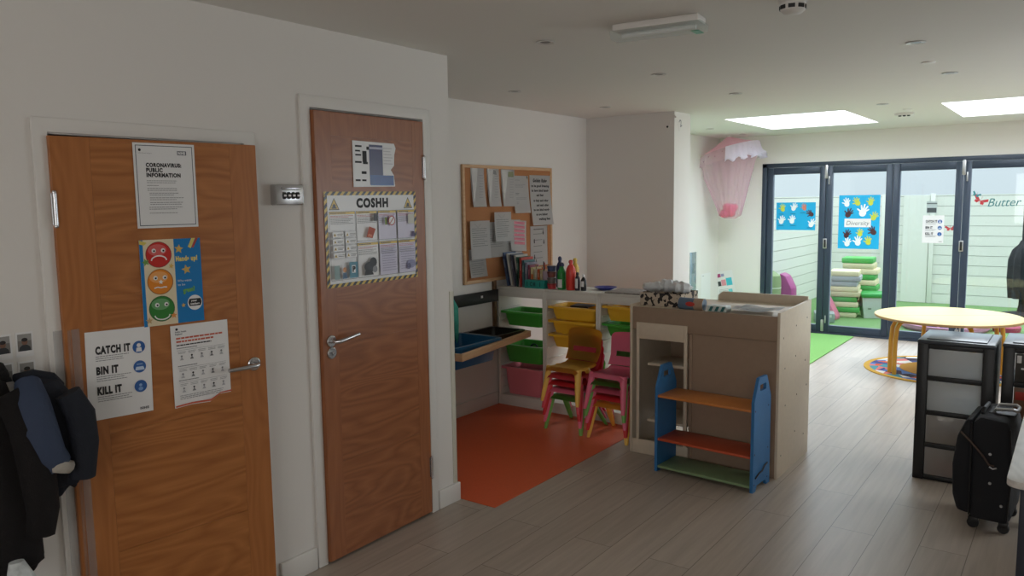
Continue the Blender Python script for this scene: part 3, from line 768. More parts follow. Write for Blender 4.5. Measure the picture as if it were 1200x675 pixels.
sheet_on(4.745, 1.285, .215, .225, 'white handwritten sheet, highest in the lower row', lt, bend=.014, off=.034)
sheet_on(4.915, 1.165, .215, .28, 'white sheet behind the pink printed one', lt, bend=.02, base=GREYPAPER)
def pk(s):
    for k in range(6): s.rect(.045, .212 - .032 * k, .145, .022, pc(206, 124, 140)); s.para(.05, .226 - .032 * k, .12, 1, .01, pc(176, 70, 96), .004)
sheet_on(4.955, 1.205, .212, .245, 'white sheet printed with pink blocks, tilted, lower row', pk, tilt=-.08, bend=.015, off=.020)
def kd(s):
    R = pc(150, 100, 60)
    for a in ((.0, 0, .006, .335), (.254, 0, .006, .335), (0, .329, .26, .006)): s.rect(*a, R)
    s.para(.05, .300, .16, 1, .01, INK, .006)
    for k in range(5): s.para(.05, .262 - .05 * k, .13, 1, .01, GREYINK, .004)
    for u, v in ((.06, .20), (.20, .19), (.19, .27), (.06, .07), (.05, .02), (.08, .03)): s.disc(u, v, .008, INK, .014); s.disc(u, v + .018, .006, INK)
sheet_on(5.265, 1.055, .262, .335, 'white activity chart with brown border at the lower right of the cork board', kd, bend=.004)

# three tray frames
TY0, TY1, TZ = 4.805, 5.105, .935
FX = [-1.022, -.582, -.122, .338]
flab = ['white tray frame holding green and pink trays, in the alcove corner', 'middle white tray frame holding yellow trays behind the stacked chairs', 'third white tray frame partly hidden by the beige play kitchen']
GRN = mat('green_tray_plastic', (74, 172, 64), .35); YEL = mat('yellow_tray_plastic', (246, 192, 52), .35); PNK = mat('pink_tray_plastic', (232, 134, 146), .38)
for k in range(3):
    a, b = FX[k] + .001, FX[k + 1] - .001
    t = thing('tray_storage_unit', flab[k], 'storage frame', ((a + b) / 2, TY0, 0), group='white tray frames'); hw = (b - a) / 2
    for sg in (-1, 1):
        x0, x1 = sorted((sg * hw, sg * (hw - .018))); m = MB(); m.box((x0, 0, 0), (x1, .30, TZ - .018), TWHITE, .002)
        for q in range(8): 
            xi = sg * (hw - .018); xa, xb = sorted((xi, xi - sg * .007)); m.box((xa, .02, .13 + .09 * q), (xb, .29, .138 + .09 * q), TWHITE)
        m.build('side_panel', t)
    B((-hw, -.003, TZ - .018), (hw, .30, TZ), TWHITE, .002).build('top_board', t)
    B((-hw + .0185, 0, TZ - .075), (hw - .0185, .018, TZ - .0185), TWHITE, .002).build('top_rail', t)
    B((-hw + .0185, 0, 0), (hw - .0185, .018, .085), TWHITE, .002).build('plinth', t)
    B((-hw + .0185, .02, .07), (hw - .0185, .295, .085), TWHITE, .002).build('bottom_board', t)


def tray(name, x, y, z, w_, d, h, m, lb, grp='plastic storage trays', tiltx=0):
    """open tapered tray with a flat rim; origin at its base"""
    def rr(w, dd, zz, r=.03):
        out = []
        for cx, cy, a0 in ((w / 2 - r, dd / 2 - r, 0), (-w / 2 + r, dd / 2 - r, PI / 2), (-w / 2 + r, -dd / 2 + r, PI), (w / 2 - r, -dd / 2 + r, 1.5 * PI)):
            for q in range(5): a = a0 + q * PI / 8; out.append((cx + r * math.cos(a), cy + r * math.sin(a), zz))
        return out
    g = MB(); k = .045 if h > .08 else .03
    g.loft([rr(w_ - k * 2, d - k * 2, .0), rr(w_ - k * 1.4, d - k * 1.4, h * .5), rr(w_ - .05, d - .05, h - .006), rr(w_, d, h - .006), rr(w_, d, h - .016), rr(w_ + .001, d + .001, h - .016), rr(w_ + .001, d + .001, h), rr(w_ - .052, d - .052, h), rr(w_ - k * 1.4 - .006, d - k * 1.4 - .006, h * .5), rr(w_ - k * 2 - .006, d - k * 2 - .006, .006)], m)
    o = g.build(name, loc=(x, y, z)); o.rotation_euler = (tiltx, 0, 0)
    return tag(o, lb, 'tray', grp)


c1, c2, c3 = [(FX[k] + FX[k + 1]) / 2 for k in range(3)]; yc = TY0 + .142
tray('storage_tray', c1, yc, .633, .400, .29, .115, GRN, 'upper green tray in the corner tray frame', tiltx=.0)
tray('storage_tray', c1, yc, .345, .400, .29, .140, GRN, 'lower green tray in the corner tray frame')
tray('storage_tray', c1, yc - .003, .088, .400, .29, .222, PNK, 'deep pink tray at the bottom of the corner tray frame')
tray('storage_tray', c2, yc, .715, .420, .29, .098, YEL, 'topmost yellow tray in the middle tray frame, with a dark book')
tray('storage_tray', c2, yc, .610, .420, .29, .098, YEL, 'second yellow tray down in the middle tray frame')
tray('storage_tray', c2, yc, .505, .420, .29, .098, YEL, 'third yellow tray down, half hidden by the yellow chair back')
tray('storage_tray', c3, yc, .738, .420, .29, .108, YEL, 'yellow tray at the top of the third tray frame')
tray('storage_tray', c3, yc, .625, .420, .29, .095, GRN, 'green tray under the yellow one in the third tray frame')
bk = MB(); bk.box((-.075, -.04, 0), (.075, .07, .012), mat('dark_book', (46, 36, 34), .5), .002); bk.build('book', loc=(c2 + .02, yc - .02, .806)); tag(bpy.data.objects['book'], 'dark flat book lying in the topmost yellow tray', 'book'); bpy.data.objects['book'].rotation_euler = (.05, 0, .02)
rg = MB(); rg.lathe([(.03, 0), (.034, .004), (.034, .02), (.03, .024), (.026, .02), (.026, .004), (.03, 0)], mat('dark_green_rubber', (26, 66, 60), .5), cap=False, M=Mx.Rotation(1.1, 4, 'X')); tag(rg.build('tape_roll', loc=(c1 + .05, yc - .03, .455)), 'dark roll standing in the lower green tray', 'tape')

# books along the tray-frame top
BK = [(-.995, .262, .018, -.19, (66, 86, 122)), (-.958, .255, .018, -.18, (196, 198, 196)), (-.925, .25, .016, -.17, (70, 74, 92)), (-.892, .245, .016, -.15, (172, 168, 160)), (-.862, .228, .02, -.02, (50, 96, 80)),
      (-.836, .225, .016, 0, (176, 60, 50)), (-.815, .205, .018, 0, (70, 110, 116)), (-.792, .188, .018, 0, (132, 126, 144)), (-.770, .168, .014, 0, (140, 60, 84)), (-.745, .150, .026, 0, (214, 196, 150)), (-.715, .138, .022, 0, (200, 188, 170)), (-.690, .140, .018, 0, (206, 96, 50)), (-.668, .134, .016, 0, (196, 174, 134))]
bl = ['navy patterned book leaning at the far left of the row', 'pale grey book leaning second from the left', 'black book leaning third from the left', 'beige-grey book leaning fourth from the left', 'dark green book with upright spine beside the leaning ones', 'red book between the dark green and teal ones', 'teal book right of the red one', 'lilac-grey book right of the teal one', 'thin magenta book beside the thick cream one', 'thick cream book with an orange spine patch', 'off-white paperback right of the thick cream book', 'orange paperback near the pencil pot', 'tan paperback at the right end of the row']
for (x, h_, t_, tl, c_), lb in zip(BK, bl):
    o = thing('book', lb + ' on the tray frames', 'book', (x + (.04 if tl < -.1 else 0), 4.94, TZ + .0005 + abs(math.sin(tl)) * t_ / 2), group='books on the tray frames'); o.rotation_euler = (0, tl, 0)
    m = MB(); cm_ = mat('cover_%02x%02x%02x' % c_, c_, .45); d_ = min(.08, h_ * .36)
    m.box((-t_ / 2, -d_, 0), (-t_ / 2 + .002, d_, h_), cm_); m.box((t_ / 2 - .002, -d_, 0), (t_ / 2, d_, h_), cm_); m.box((-t_ / 2, -d_ - .002, 0), (t_ / 2, -d_, h_), cm_)
    if 'cream' in lb and 'orange' in lb: m.box((-t_ / 2 + .004, -d_ - .003, .03), (t_ / 2 - .004, -d_ - .002, .10), pc(206, 92, 44))
    else: m.box((-t_ / 2 + .003, -d_ - .0028, h_ * .55), (t_ / 2 - .003, -d_ - .002, h_ * .8), pc(*[min(255, int(q * .7 + 70)) for q in c_]))
    m.build('cover', o, sm=0)
    B((-t_ / 2 + .002, -d_, .003), (t_ / 2 - .002, d_ - .003, h_ - .003), PAPER).build('pages', o, sm=0)


def bottle(name, x, y, r, h, neck, caph, body, cap, lb, label=None, cat='bottle'):
    o = thing(name, lb, cat, (x, y, TZ + .0005)); sh = h - caph
    MB().lathe([(r * .9, 0), (r, .006), (r, sh * .70), (r * .92, sh * .78), (r * .6, sh * .90), (neck, sh * .94), (neck, sh)], body).build('body', o)
    MB().lathe([(neck * 1.25, sh), (neck * 1.25, sh + caph * .6), (neck * .8, sh + caph * .9), (neck * .5, sh + caph)], cap, nn=16).build('cap', o)
    if label:
        m = MB(); m.loft([[((r + .0008) * math.cos(a), (r + .0008) * math.sin(a), z) for a in [-2.2 + 1.25 * q / 10 for q in range(11)]] for z in (sh * label[1], sh * label[2])], label[0], closed=False); m.build('label', o)
    return o


pl = lambda n, c: mat(n, c, .3)
bottle('paint_bottle', -.560, 4.99, .030, .235, .012, .03, pl('navy_paint', (38, 50, 96)), pl('navy_cap', (44, 56, 92)), 'navy blue paint bottle standing behind the green one')
bottle('paint_bottle', -.468, 4.87, .032, .200, .016, .028, pl('green_paint', (30, 140, 60)), pl('blue_cap', (30, 40, 82)), 'green paint bottle with a dark blue cap', (PAPER, .08, .45))
bottle('paint_bottle', -.388, 4.87, .036, .222, .013, .022, pl('red_paint', (214, 60, 50)), pl('red_cap', (214, 66, 54)), 'tall red paint bottle on the tray frames')
bottle('paint_bottle', -.418, 4.98, .030, .228, .013, .025, pl('yellow_paint', (222, 186, 84)), pl('yellow_cap', (228, 196, 100)), 'yellow paint bottle behind the red one')
bottle('small_bottle', -.328, 4.865, .019, .135, .009, .018, pl('ink_bottle', (56, 54, 66)), pl('black_cap', (20, 20, 22)), 'small dark ink bottle with white label and black cap', (PAPER, .15, .75))
bottle('small_bottle', -.283, 4.875, .021, .120, .008, .020, pl('black_bottle', (26, 26, 28)), pl('white_cap', (222, 222, 222)), 'small black bottle with a white cap, right end of the paints', (PAPER, .3, .7))
# stacked pots
for k, (c_, z, lb) in enumerate((((190, 60, 66), 0, 'red lidded pot at the bottom of the pot stack'), ((120, 112, 108), .042, 'grey pot second in the pot stack'), ((126, 70, 66), .088, 'brown-red pot third in the pot stack'), ((70, 82, 120), .132, 'blue pot on top of the pot stack'))):
    o = thing('paint_pot', lb, 'pot', (-.556, 4.87, TZ + .0005 + z), group='stacked paint pots'); MB().lathe([(.030, 0), (.034, .03)], pl('pot%d' % k, c_)).build('body', o); MB().lathe([(.036, .03), (.036, .0405)], pl('pl%d' % k, tuple(int(q * .85) for q in c_))).build('lid', o)
# teal box with lettering
TEAL = pl('teal_card', (40, 150, 140))
tb = thing('card_box', 'small teal card box with dark lettering in front of the pencil pots', 'box', (-.682, 4.85, TZ + .0005))
B((-.088, -.03, 0), (.088, .03, .062), TEAL, .002).build('body', tb)
s = Sheet(.176, .062, TEAL, th=.0005)
for k, t in enumerate('ICM I'): t.strip() and s.text(t, .020 + .029 * k, .017, .03, pc(20, 84, 84), w=.020 if t in 'CM' else .007)
o = s.put('front_label', None, None, (-.088, -.0306, 0), (1, 0, 0), parent=tb); o.matrix_parent_inverse = Mx.Identity(4)
def pot(x, y, r, h, c_, lb, pens):
    o = thing('pencil_pot', lb, 'pencil pot', (x, y, TZ + .0005)); MB().lathe([(r * .9, 0), (r, h), (r * .9, h), (r * .8, .005)], pl('pot_%d' % int(r * 1e4) + str(c_), c_)).build('cup', o)
    for k, pcx in enumerate(pens):
        a = k * 2.4; MB().cyl((r * .4 * math.cos(a), r * .4 * math.sin(a), .01), (r * .85 * math.cos(a), r * .85 * math.sin(a), h + .05 + .012 * (k % 3)), .0045, pl('pen%s' % str(pcx), pcx), nn=8).build('pen', o)
pot(-.735, 4.955, .044, .10, (206, 180, 140), 'cream pencil pot behind the teal box', [(180, 60, 50), (60, 60, 64), (150, 110, 70), (200, 190, 170), (90, 60, 50)])
pot(-.655, 4.935, .036, .125, (176, 150, 160), 'pinkish mug of brushes beside the pot stack', [(30, 30, 32), (150, 40, 50), (36, 36, 40), (170, 150, 130)])
m = MB(); m.lathe([(.04, 0), (.075, .014), (.085, .022), (.078, .02), (.035, .006)], pl('blue_plate', (48, 54, 140))); tag(m.build('plate', loc=(-.17, 5.0, TZ + .0005)), 'dark blue plastic dish at the back of the tray frames', 'dish')
m = MB(); m.box((-.20, -.13, 0), (.20, .13, .012), mat('grey_speckle_board', (150, 142, 136), .5, var=.25, vscale=60), .003); tag(m.build('board', loc=(.125, 4.945, TZ + .0005)), 'flat grey mottled board lying on the third tray frame', 'board')

# wooden tray rack at the alcove wall
tr = thing('tray_rack', 'wooden rack with a black board fixed to the alcove wall, holding two trays', 'tray rack', (AX, 4.3, 0))
B((.0, .46, .565), (.026, .488, .985), DKPINE, .002).build('wall_post', tr); B((.0, -.62, .565), (.026, -.585, .985), DKPINE, .002).build('wall_post', tr)
m = MB(); m.box((.027, -.70, .825), (.040, .49, .915), BLACKP, .002); m.box((.041, .27, .868), (.043, .293, .886), PAPER); tag(m.build('back_board', tr), 'black board with a small white sticker')
m = MB(); f0, f1 = V((.555, -.575, 0)), V((.39, .425, 0)); dd = (f1 - f0).normalized(); nn_ = V((-dd.y, dd.x, 0))
def rail(a, b, t=.028, z0=.585, z1=.630):
    d = (b - a).normalized(); q = V((-d.y, d.x, 0)) * t; m.prism([(a.x, a.y), (b.x, b.y), (b.x + q.x, b.y + q.y), (a.x + q.x, a.y + q.y)], 'z', z0, z1, PINE, .002)
rail(f0, f1); rail(V((.55, -.576, 0)), V((.027, -.62, 0)), -.028); rail(V((.39, .42, 0)), V((.027, .46, 0)), .028); rail(V((.028, -.60, 0)), V((.028, .45, 0)), -.024); m.build('shelf_frame', tr)
BLT = pl('blue_tray_plastic', (22, 90, 130)); BKT = pl('black_tray_plastic', (40, 36, 32))
tray('rack_tray', AX + .255, 4.03, .495, .40, .52, .155, BLT, 'blue tray sitting in the wooden wall rack', grp='trays in the wooden rack')
tray('rack_tray', AX + .205, 4.515, .570, .32, .37, .07, BKT, 'dark shallow tray sitting at the far end of the wooden wall rack', grp='trays in the wooden rack')
m = MB(); TLC = mat('teal_net_cloth', (70, 170, 150), .8, var=.15, vscale=40)
garment(m, smooth_rows([(.30, 0, .015, .03, .012), (.24, .0, .05, .04, .02), (.12, .0, .045, .045, .025), (.03, .02, .025, .04, .02), (.0, .03, .01, .04, .01)]), TLC, 5, 2, 28); tag(m.build('cloth_bag', loc=(AX + .042, 4.20, .60)), 'teal cloth bag hanging from the black board at the wall corner', 'bag')


# ------------------------------------------------------------------ stacked children's chairs
def chair_meshes(c):
    P = {}
    # seat: rolled front lip, slight dish
    def seat(u, v):
        x = (u - .5); y = -.150 + .262 * v
        hw = .140 - .012 * v
        z = .245 - .006 * math.sin(v * PI) - .026 * max(0, 1 - v / .16) ** 2 + .010 * max(0, (v - .86) / .14) ** 2
        z -= .012 * max(0, (abs(x) * 2 - .84) / .16) ** 2
        cr = .03; e = max(0, 1 - v / .12)
        return V((x * 2 * (hw - .02 * e * e), y, z))
    P['seat'] = lambda m: m.grid(seat, 18, 18, c, thick=.006)
    def back(u, v):
        x = u - .5; t = v
        z = .258 + .224 * t; y = .112 + .034 * min(1, t / .3) ** .7 + .030 * t
        hw = .134 + .010 * t - .026 * max(0, (t - .82) / .18) ** 2.4
        y += .016 * (1 - (x * 2) ** 2) - .010
        zz = z - .008 * max(0, t - .7) / .3 * (x * 2) ** 2
        return V((x * 2 * hw, y, zz))
    P['backrest'] = lambda m: m.grid(back, 20, 20, c, thick=.0045, hole=lambda u, v: abs(u - .5) < .35 and .25 < v < .40)
    def leg(sx, front):
        top = V((sx * .122, -.112, .242)) if front else V((sx * .112, .005, .238)); bot = V((sx * .150, -.162, 0)) if front else V((sx * .150, .165, 0))
        o = (bot - top); o.z = 0; o.normalize(); t = V((-o.y, o.x, 0)); rings = []
        for k in range(7):
            q = k / 6; p = top.lerp(bot, q); r = .027 - .011 * q
            if k == 6: r *= .8
            rings.append([p + o * (r * math.cos(a) - r * .4) + t * (r * .95 * math.sin(a)) for a in [-1.75 + 3.5 * j / 10 for j in range(11)]])
        return lambda m: m.loft(rings, c, closed=False, thick=.0035)
    P['legs'] = [leg(sx, f) for f in (True, False) for sx in (-1, 1)]
    return P


CC = {'yellow': (255, 206, 96), 'pink': (246, 120, 150), 'coral': (240, 88, 104), 'red': (224, 54, 60), 'green': (128, 192, 96)}
protos = {}
for kname, c_ in CC.items():
    t = thing('stacking_chair', '', 'chair', (0, 0, 0)); cmx = mat('chair_%s' % kname, c_, .36); P = chair_meshes(cmx)
    for pn in ('seat', 'backrest'):
        m = MB(); P[pn](m); m.build(pn, t, sm=.9)
    for lf in P['legs']:
        m = MB(); lf(m); m.build('leg', t, sm=.9)
    protos[kname] = [t, 0]
words = ['at the bottom', 'second up', 'third up', 'fourth up', 'on top']
for sname, x, y, seq in (('left', -.178, 4.59, ['green', 'pink', 'red', 'coral', 'yellow']), ('right', .178, 4.575, ['yellow', 'red', 'pink', 'green', 'pink'])):
    for k, kn in enumerate(seq):
        p = protos[kn]; o = p[0] if not p[1] else copy_tree(p[0]); p[1] += 1
        o.location = (x - .003 * k, y - .006 * k, .004 + .0505 * k); o.rotation_euler = (0, 0, -.05 if sname == 'left' else -.06)
        tag(o, '%s plastic child chair %s of the %s stack of chairs' % (kn, words[k], sname), 'chair', 'stacked children chairs')

# ================================================================== PLAY KITCHEN (seen from behind)
K0, K1, KY0, KY1, KH = .385, 1.314, 4.322, 4.93, .955
pk_ = thing('play_kitchen', 'beige wooden play kitchen unit with its bare back towards the room', 'play kitchen', ((K0 + K1) / 2, KY0, 0))
hw = (K1 - K0) / 2; D = KY1 - KY0
B((-hw, 0, 0), (-hw + .016, D, .945), BEIGE, .0015).build('side_panel', pk_)
m = MB(); m.prism([(0, 0), (D, 0), (D, KH + .01), (0, KH)], 'x', hw - .016, hw, BEIGE, .0015)
DOT = mat('dark_screw_hole', (70, 58, 48), .7)
for y, z in ((.06, .80), (.30, .84), (.52, .86), (.10, .62), (.50, .60), (.12, .40), (.34, .42), (.54, .44), (.06, .12), (.32, .20), (.5, .14), (.3, .66)): m.box((hw, y, z), (hw + .0012, y + .006, z + .009), DOT)
m.build('side_panel', pk_)
B((-hw + .0165, .006, .79), (hw - .0165, .020, .93), BEIGED, .0015).build('top_rail', pk_)
xs0 = -hw + .0165
B((xs0 + .395, .012, .0), (hw - .0165, .018, .788), BEIGED).build('back_panel', pk_, sm=0)
B((xs0 + .375, .004, .0), (xs0 + .395, .022, .788), BEIGED, .001).build('upright', pk_)
B((xs0, .004, 0), (xs0 + .372, .020, .09), BEIGE, .001).build('plinth', pk_)
m = MB(); a, b = xs0 + .03, xs0 + .365
m.box((a, -.004, .09), (a + .020, .014, .835), BEIGE, .001); m.box((b - .02, -.004, .09), (b, .014, .835), BEIGE, .001); m.box((a + .02, -.004, .735), (b - .02, .014, .835), BEIGE, .001)
tag(m.build('loose_frame', pk_), 'narrow beige inner frame around the opening')
B((a + .05, .05, .56), (b - .022, .30, .575), BEIGE, .001).build('shelf', pk_); B((a + .05, .05, .20), (b - .022, .36, .215), BEIGE, .001).build('shelf', pk_)
B((xs0, D - .04, .09), (hw - .0165, D - .028, .88), BEIGED).build('front_panel', pk_, sm=0)
B((xs0 + .395, .05, .02), (xs0 + .41, D - .05, .86), BEIGED).build('divider', pk_, sm=0)
B((xs0, .021, .913), (hw - .0165, D - .0205, .928), BEIGE).build('worktop', pk_, sm=0)
m = MB(); m.prism([(-hw + .34, .90), (hw - .0165, .90), (hw - .0165, .985), (-hw + .37, .985), (-hw + .34, .96)], 'y', D - .02, D - .004, BEIGE, .0015); m.build('splash_rail', pk_)
B((xs0, .03, .0), (hw - .0165, D - .03, .016), BEIGE).build('bottom_board', pk_, sm=0)

# things on top of it
ZB = mat('animal_print_card', (190, 172, 150), .5)
nt = ZB.node_tree; t_ = nt.nodes.new('ShaderNodeTexCoord'); vr = nt.nodes.new('ShaderNodeTexNoise'); vr.inputs['Scale'].default_value = 32; vr.inputs['Detail'].default_value = 1.5; rr_ = nt.nodes.new('ShaderNodeValToRGB')
rr_.color_ramp.interpolation = 'CONSTANT'; rr_.color_ramp.elements[0].color = (*lin((34, 28, 26)), 1); rr_.color_ramp.elements[1].position = .47; rr_.color_ramp.elements[1].color = (*lin((196, 180, 160)), 1)
nt.links.new(t_.outputs['Object'], vr.inputs[0]); nt.links.new(vr.outputs[0], rr_.inputs[0]); nt.links.new(rr_.outputs[0], nt.nodes['Principled BSDF'].inputs['Base Color'])
zb = thing('patterned_box', 'open box with black animal print on the play kitchen top', 'box', (.535, 4.55, .9285))
m = MB(); 
for a, b in (((-.13, -.13, 0), (.145, -.124, .082)), ((-.13, .124, 0), (.145, .13, .082)), ((-.13, -.124, 0), (-.124, .124, .082)), ((.139, -.124, 0), (.145, .124, .082)), ((-.124, -.124, 0), (.139, .124, .005))): m.box(a, b, ZB)
m.build('body', zb, sm=0)
POLY = mat('white_plastic_bag', (214, 216, 218), .3, spec=.6)
for k, (x, y, rx, ry, rz_, lb) in enumerate(((.45, 4.55, .085, .07, .03, 'white plastic bag lying over the left of the animal print box'), (.535, 4.56, .07, .06, .04, 'clear crumpled bag in the middle of the animal print box'), (.62, 4.55, .075, .07, .034, 'pale plastic bag at the right of the animal print box'))):
    m = MB(); m.ball((0, 0, 0), (rx, ry, rz_), POLY, 28); rnd = random.Random(k)
    for v in m.bm.verts: 
        f_ = 1 + .16 * math.sin(v.co.x * 70 + k) * math.cos(v.co.y * 60 + 2 * k) + .10 * math.sin(v.co.x * 140 + v.co.y * 90); v.co *= f_
    tag(m.build('plastic_bag', loc=(x, y, 1.0045 + rz_)), lb, 'plastic bag', 'plastic bags on the animal print box')
m = MB(); RP = pl('blue_wrapper', (96, 116, 138)); m.tube([(-.085, 0, .033), (-.08, 0, .033), (.075, 0, .033), (.08, 0, .033)], [.024, .036, .036, .024], RP, 20)
m.tube([(.018, 0, .033), (.076, 0, .033)], .0365, pl('tan_wrapper', (176, 150, 128)), 20); 
rl = m.build('wrapped_roll', loc=(.765, 4.40, .9285)); tag(rl, 'blue and tan wrapped roll pack with a red oval on the play kitchen top', 'pack'); rl.rotation_euler = (0, 0, -.04)
m = MB(); m.loft([[(.03 * math.cos(q) * (1 if j else 0), -.0372, .036 + .014 * math.sin(q) * (1 if j else 0)) for q in [2 * PI * i / 20 for i in range(20)]] for j in (1,)] * 1 + [[(.029 * math.cos(q), -.0378, .036 + .013 * math.sin(q)) for q in [2 * PI * i / 20 for i in range(20)]]], pl('red_oval', (200, 66, 56))); tag(m.build('oval_label', rl), 'red oval label')
m = MB(); TS = pl('teal_stripe', (40, 110, 110)); m.box((-.06, -.04, 0), (.06, .04, .036), pl('pale_pack', (206, 216, 214)), .006)
for k in range(3): m.prism([(-.05 + .036 * k, .004), (-.032 + .036 * k, .004), (-.018 + .036 * k, .032), (-.036 + .036 * k, .032)], 'y', -.0412, -.0402, TS)
tag(m.build('striped_pack', loc=(.93, 4.40, .9285)), 'small pack with teal diagonal stripes on the play kitchen top', 'pack')
for k, (x, y, rz_, lb) in enumerate(((1.10, 4.47, .1, 'white papers lying on the play kitchen top'), (1.16, 4.42, -.12, 'clear plastic folder on the papers at the corner of the play kitchen'))):
    m = MB(); rnd = random.Random(k + 4); m.grid(lambda u, v: V(((u - .5) * .24, (v - .5) * .17, .014 + .006 * math.sin(u * 7 + k) + .004 * math.cos(v * 6))), 10, 8, PAPER if k == 0 else sheer('clear_folder', (220, 224, 228), .4), thick=.012)
    o = m.build('paper_pile' if k == 0 else 'plastic_folder', loc=(x, y, .9285 + .014 * k)); o.rotation_euler = (0, 0, rz_); tag(o, lb, 'papers' if k == 0 else 'folder')

# ------------------------------------------------------------------ little blue shelf
BLU = mat('blue_painted_board', (50, 116, 172), .45, var=.05, vscale=20); ORG = mat('light_orange_board', (206, 128, 62), .42); RDO = mat('red_orange_board', (196, 84, 50), .42); LGR = mat('sage_green_board', (132, 158, 116), .45)
bs = thing('bookshelf', 'small child bookshelf with blue sides and orange and green shelves', 'bookshelf', (.973, 4.06, 0), -.062)
for sx in (-1, 1):
    x0, x1 = sorted((sx * .300, sx * .283)); m = MB()
    # outline with cut-out feet and a handle slot, built round the slot
    def P2(lst): m.prism(lst, 'x', x0, x1, BLU)
    P2([(0, 0), (.04, 0), (.055, .03), (.175, .03), (.19, 0), (.235, 0), (.232, .5), (.2085, .55), (.0285, .55), (.005, .5)])
    P2([(.0285, .55), (.078, .55), (.078, .585), (.045, .585)]); P2([(.16, .55), (.2085, .55), (.192, .585), (.16, .585)]); P2([(.045, .585), (.192, .585), (.172, .625), (.065, .625)])
    for y, z in ((.02, .04), (.02, .21), (.02, .45), (.2, .04), (.2, .21), (.2, .45)): m.cyl((sx * .300, y, z), (sx * .3015, y, z), .005, mat('blue_cap', (40, 90, 140), .4), nn=8)
    m.build('side_panel', bs, sm=.4)
for z, c_, lb in ((.458, ORG, 'light orange shelf'), (.200, RDO, 'red-orange shelf'), (.036, LGR, 'sage green shelf')):
    tag(B((-.2825, .004, z - .014), (.2825, .228, z), c_, .002).build('shelf', bs), lb)
tag(MB().tube([(.302, .03, .075), (.306, .07, .095), (.308, .11, .10), (.306, .15, .12), (.304, .19, .125)], .004, mat('dark_cord', (50, 48, 46), .7), 8).build('cord', bs), 'thin dark cord on the side')

# ================================================================== RIGHT SIDE
FROST = sheer('frosted_drawer_plastic', (246, 247, 247), .16, .72); SMOKE = mat('smoky_drawer_plastic', (70, 68, 64), .25)
CLDY = sheer('cloudy_drawer_plastic', (212, 206, 200), .34, .6)
LID = mat('dark_grey_lid', (62, 68, 76), .3)
def tower(x, y, w_, d, h, lb, dm, zs, content=None):
    t = thing('drawer_tower', lb, 'drawer tower', (x, y, 0)); hw = w_ / 2; pw = .055
    m = MB()
    for sx in (-1, 1):
        x0, x1 = sorted((sx * hw, sx * (hw - pw))); m.box((x0, 0, 0), (x1, .03, h - .02), BLACKP, .004); x0, x1 = sorted((sx * hw, sx * (hw - .012))); m.box((x0, .03, 0), (x1, d, h - .02), BLACKP, .002)
    for z in zs + [h - .022]: m.box((-hw + pw, .0, z - .026), (hw - pw, .03, z), BLACKP, .003); m.box((-hw + .012, .03, z - .012), (hw - .012, d - .012, z - .004), BLACKP)
    m.build('frame', t)
    m = MB(); m.box((-hw - .003, -.004, h - .022), (hw + .003, d, h), LID, .008, 3); m.box((-hw + .04, .03, h), (hw - .04, d - .04, h + .006), LID, .005); m.build('top', t)
    zs2 = zs + [h - .022]
    for k, z in enumerate(zs):
        dz = zs2[k + 1] - z - .028; dr_ = MB(); mm = dm[k]
        dr_.box((-hw + pw + .002, .006, z + .001), (hw - pw - .002, .014, z + dz), mm, .003); dr_.box((-hw + pw + .01, .014, z + .002), (-hw + pw + .016, d - .03, z + dz - .01), mm); dr_.box((hw - pw - .016, .014, z + .002), (hw - pw - .01, d - .03, z + dz - .01), mm); dr_.box((-hw + pw + .016, .014, z + .001), (hw - pw - .016, d - .03, z + .005), mm)
        o = dr_.build('drawer', t)
        if content and k in content:
            for (q0, q1, cm_) in content[k]: B(q0, q1, cm_, .004).build('drawer_contents', o)
    return t
tower(2.115, 4.79, .37, .40, .795, 'black drawer tower with four frosted drawers beside the suitcase', [CLDY, CLDY, FROST, FROST], [.03, .215, .40, .595],
      {0: [((-.10, .03, .036), (.10, .30, .12), mat('red_toy_pile', (150, 62, 50), .6)), ((-.02, .025, .12), (.11, .25, .16), mat('green_toy_pile', (90, 110, 70), .6))], 1: [((-.11, .04, .221), (.11, .3, .275), mat('brown_toy_pile', (128, 98, 74), .6)), ((-.02, .05, .275), (.11, .28, .30), mat('tan_toy_pile', (160, 130, 100), .6))]})
tower(2.515, 4.86, .37, .40, .80, 'second black drawer tower with smoky drawers at the right edge of view', [SMOKE, SMOKE, mat('amber_drawer_plastic', (128, 96, 74), .35), SMOKE], [.03, .215, .40, .595],
      {2: [((-.12, .002, .50), (.12, .0055, .545), mat('red_contents', (176, 56, 44), .5))], 3: [((-.12, .003, .70), (-.10, .0055, .74), PAPER), ((-.10, .003, .665), (-.07, .0055, .675), PAPER)]})

# suitcase
SC = mat('black_suitcase_fabric', (19, 21, 27), .8, bump=.25, bscale=500); SCP = mat('black_rubber', (18, 18, 20), .5)
sc = thing('suitcase', 'upright black cabin suitcase with silver pull handle before the drawer towers', 'suitcase', (2.315, 4.18, 0), -.06)
m = MB(); m.prism([(-.045, .05), (.115, .05), (.125, .10), (.115, .50), (.095, .545), (-.02, .555), (-.05, .52)], 'y', 0, .33, SC, .022); m.build('body', sc)
m = MB(); m.prism([(-.10, .075), (-.046, .065), (-.049, .535), (-.075, .53), (-.112, .44), (-.128, .30), (-.122, .15)], 'y', .012, .318, SC, .016); m.build('front_pocket', sc)
m = MB(); 
for q in (((-.045, -.002, .07), (-.048, -.002, .30), (-.05, -.002, .52)), ((.11, -.002, .07), (.12, -.002, .30), (.105, -.002, .51))): m.tube(list(q), .004, SCP, 8)
m.build('zip_piping', sc)
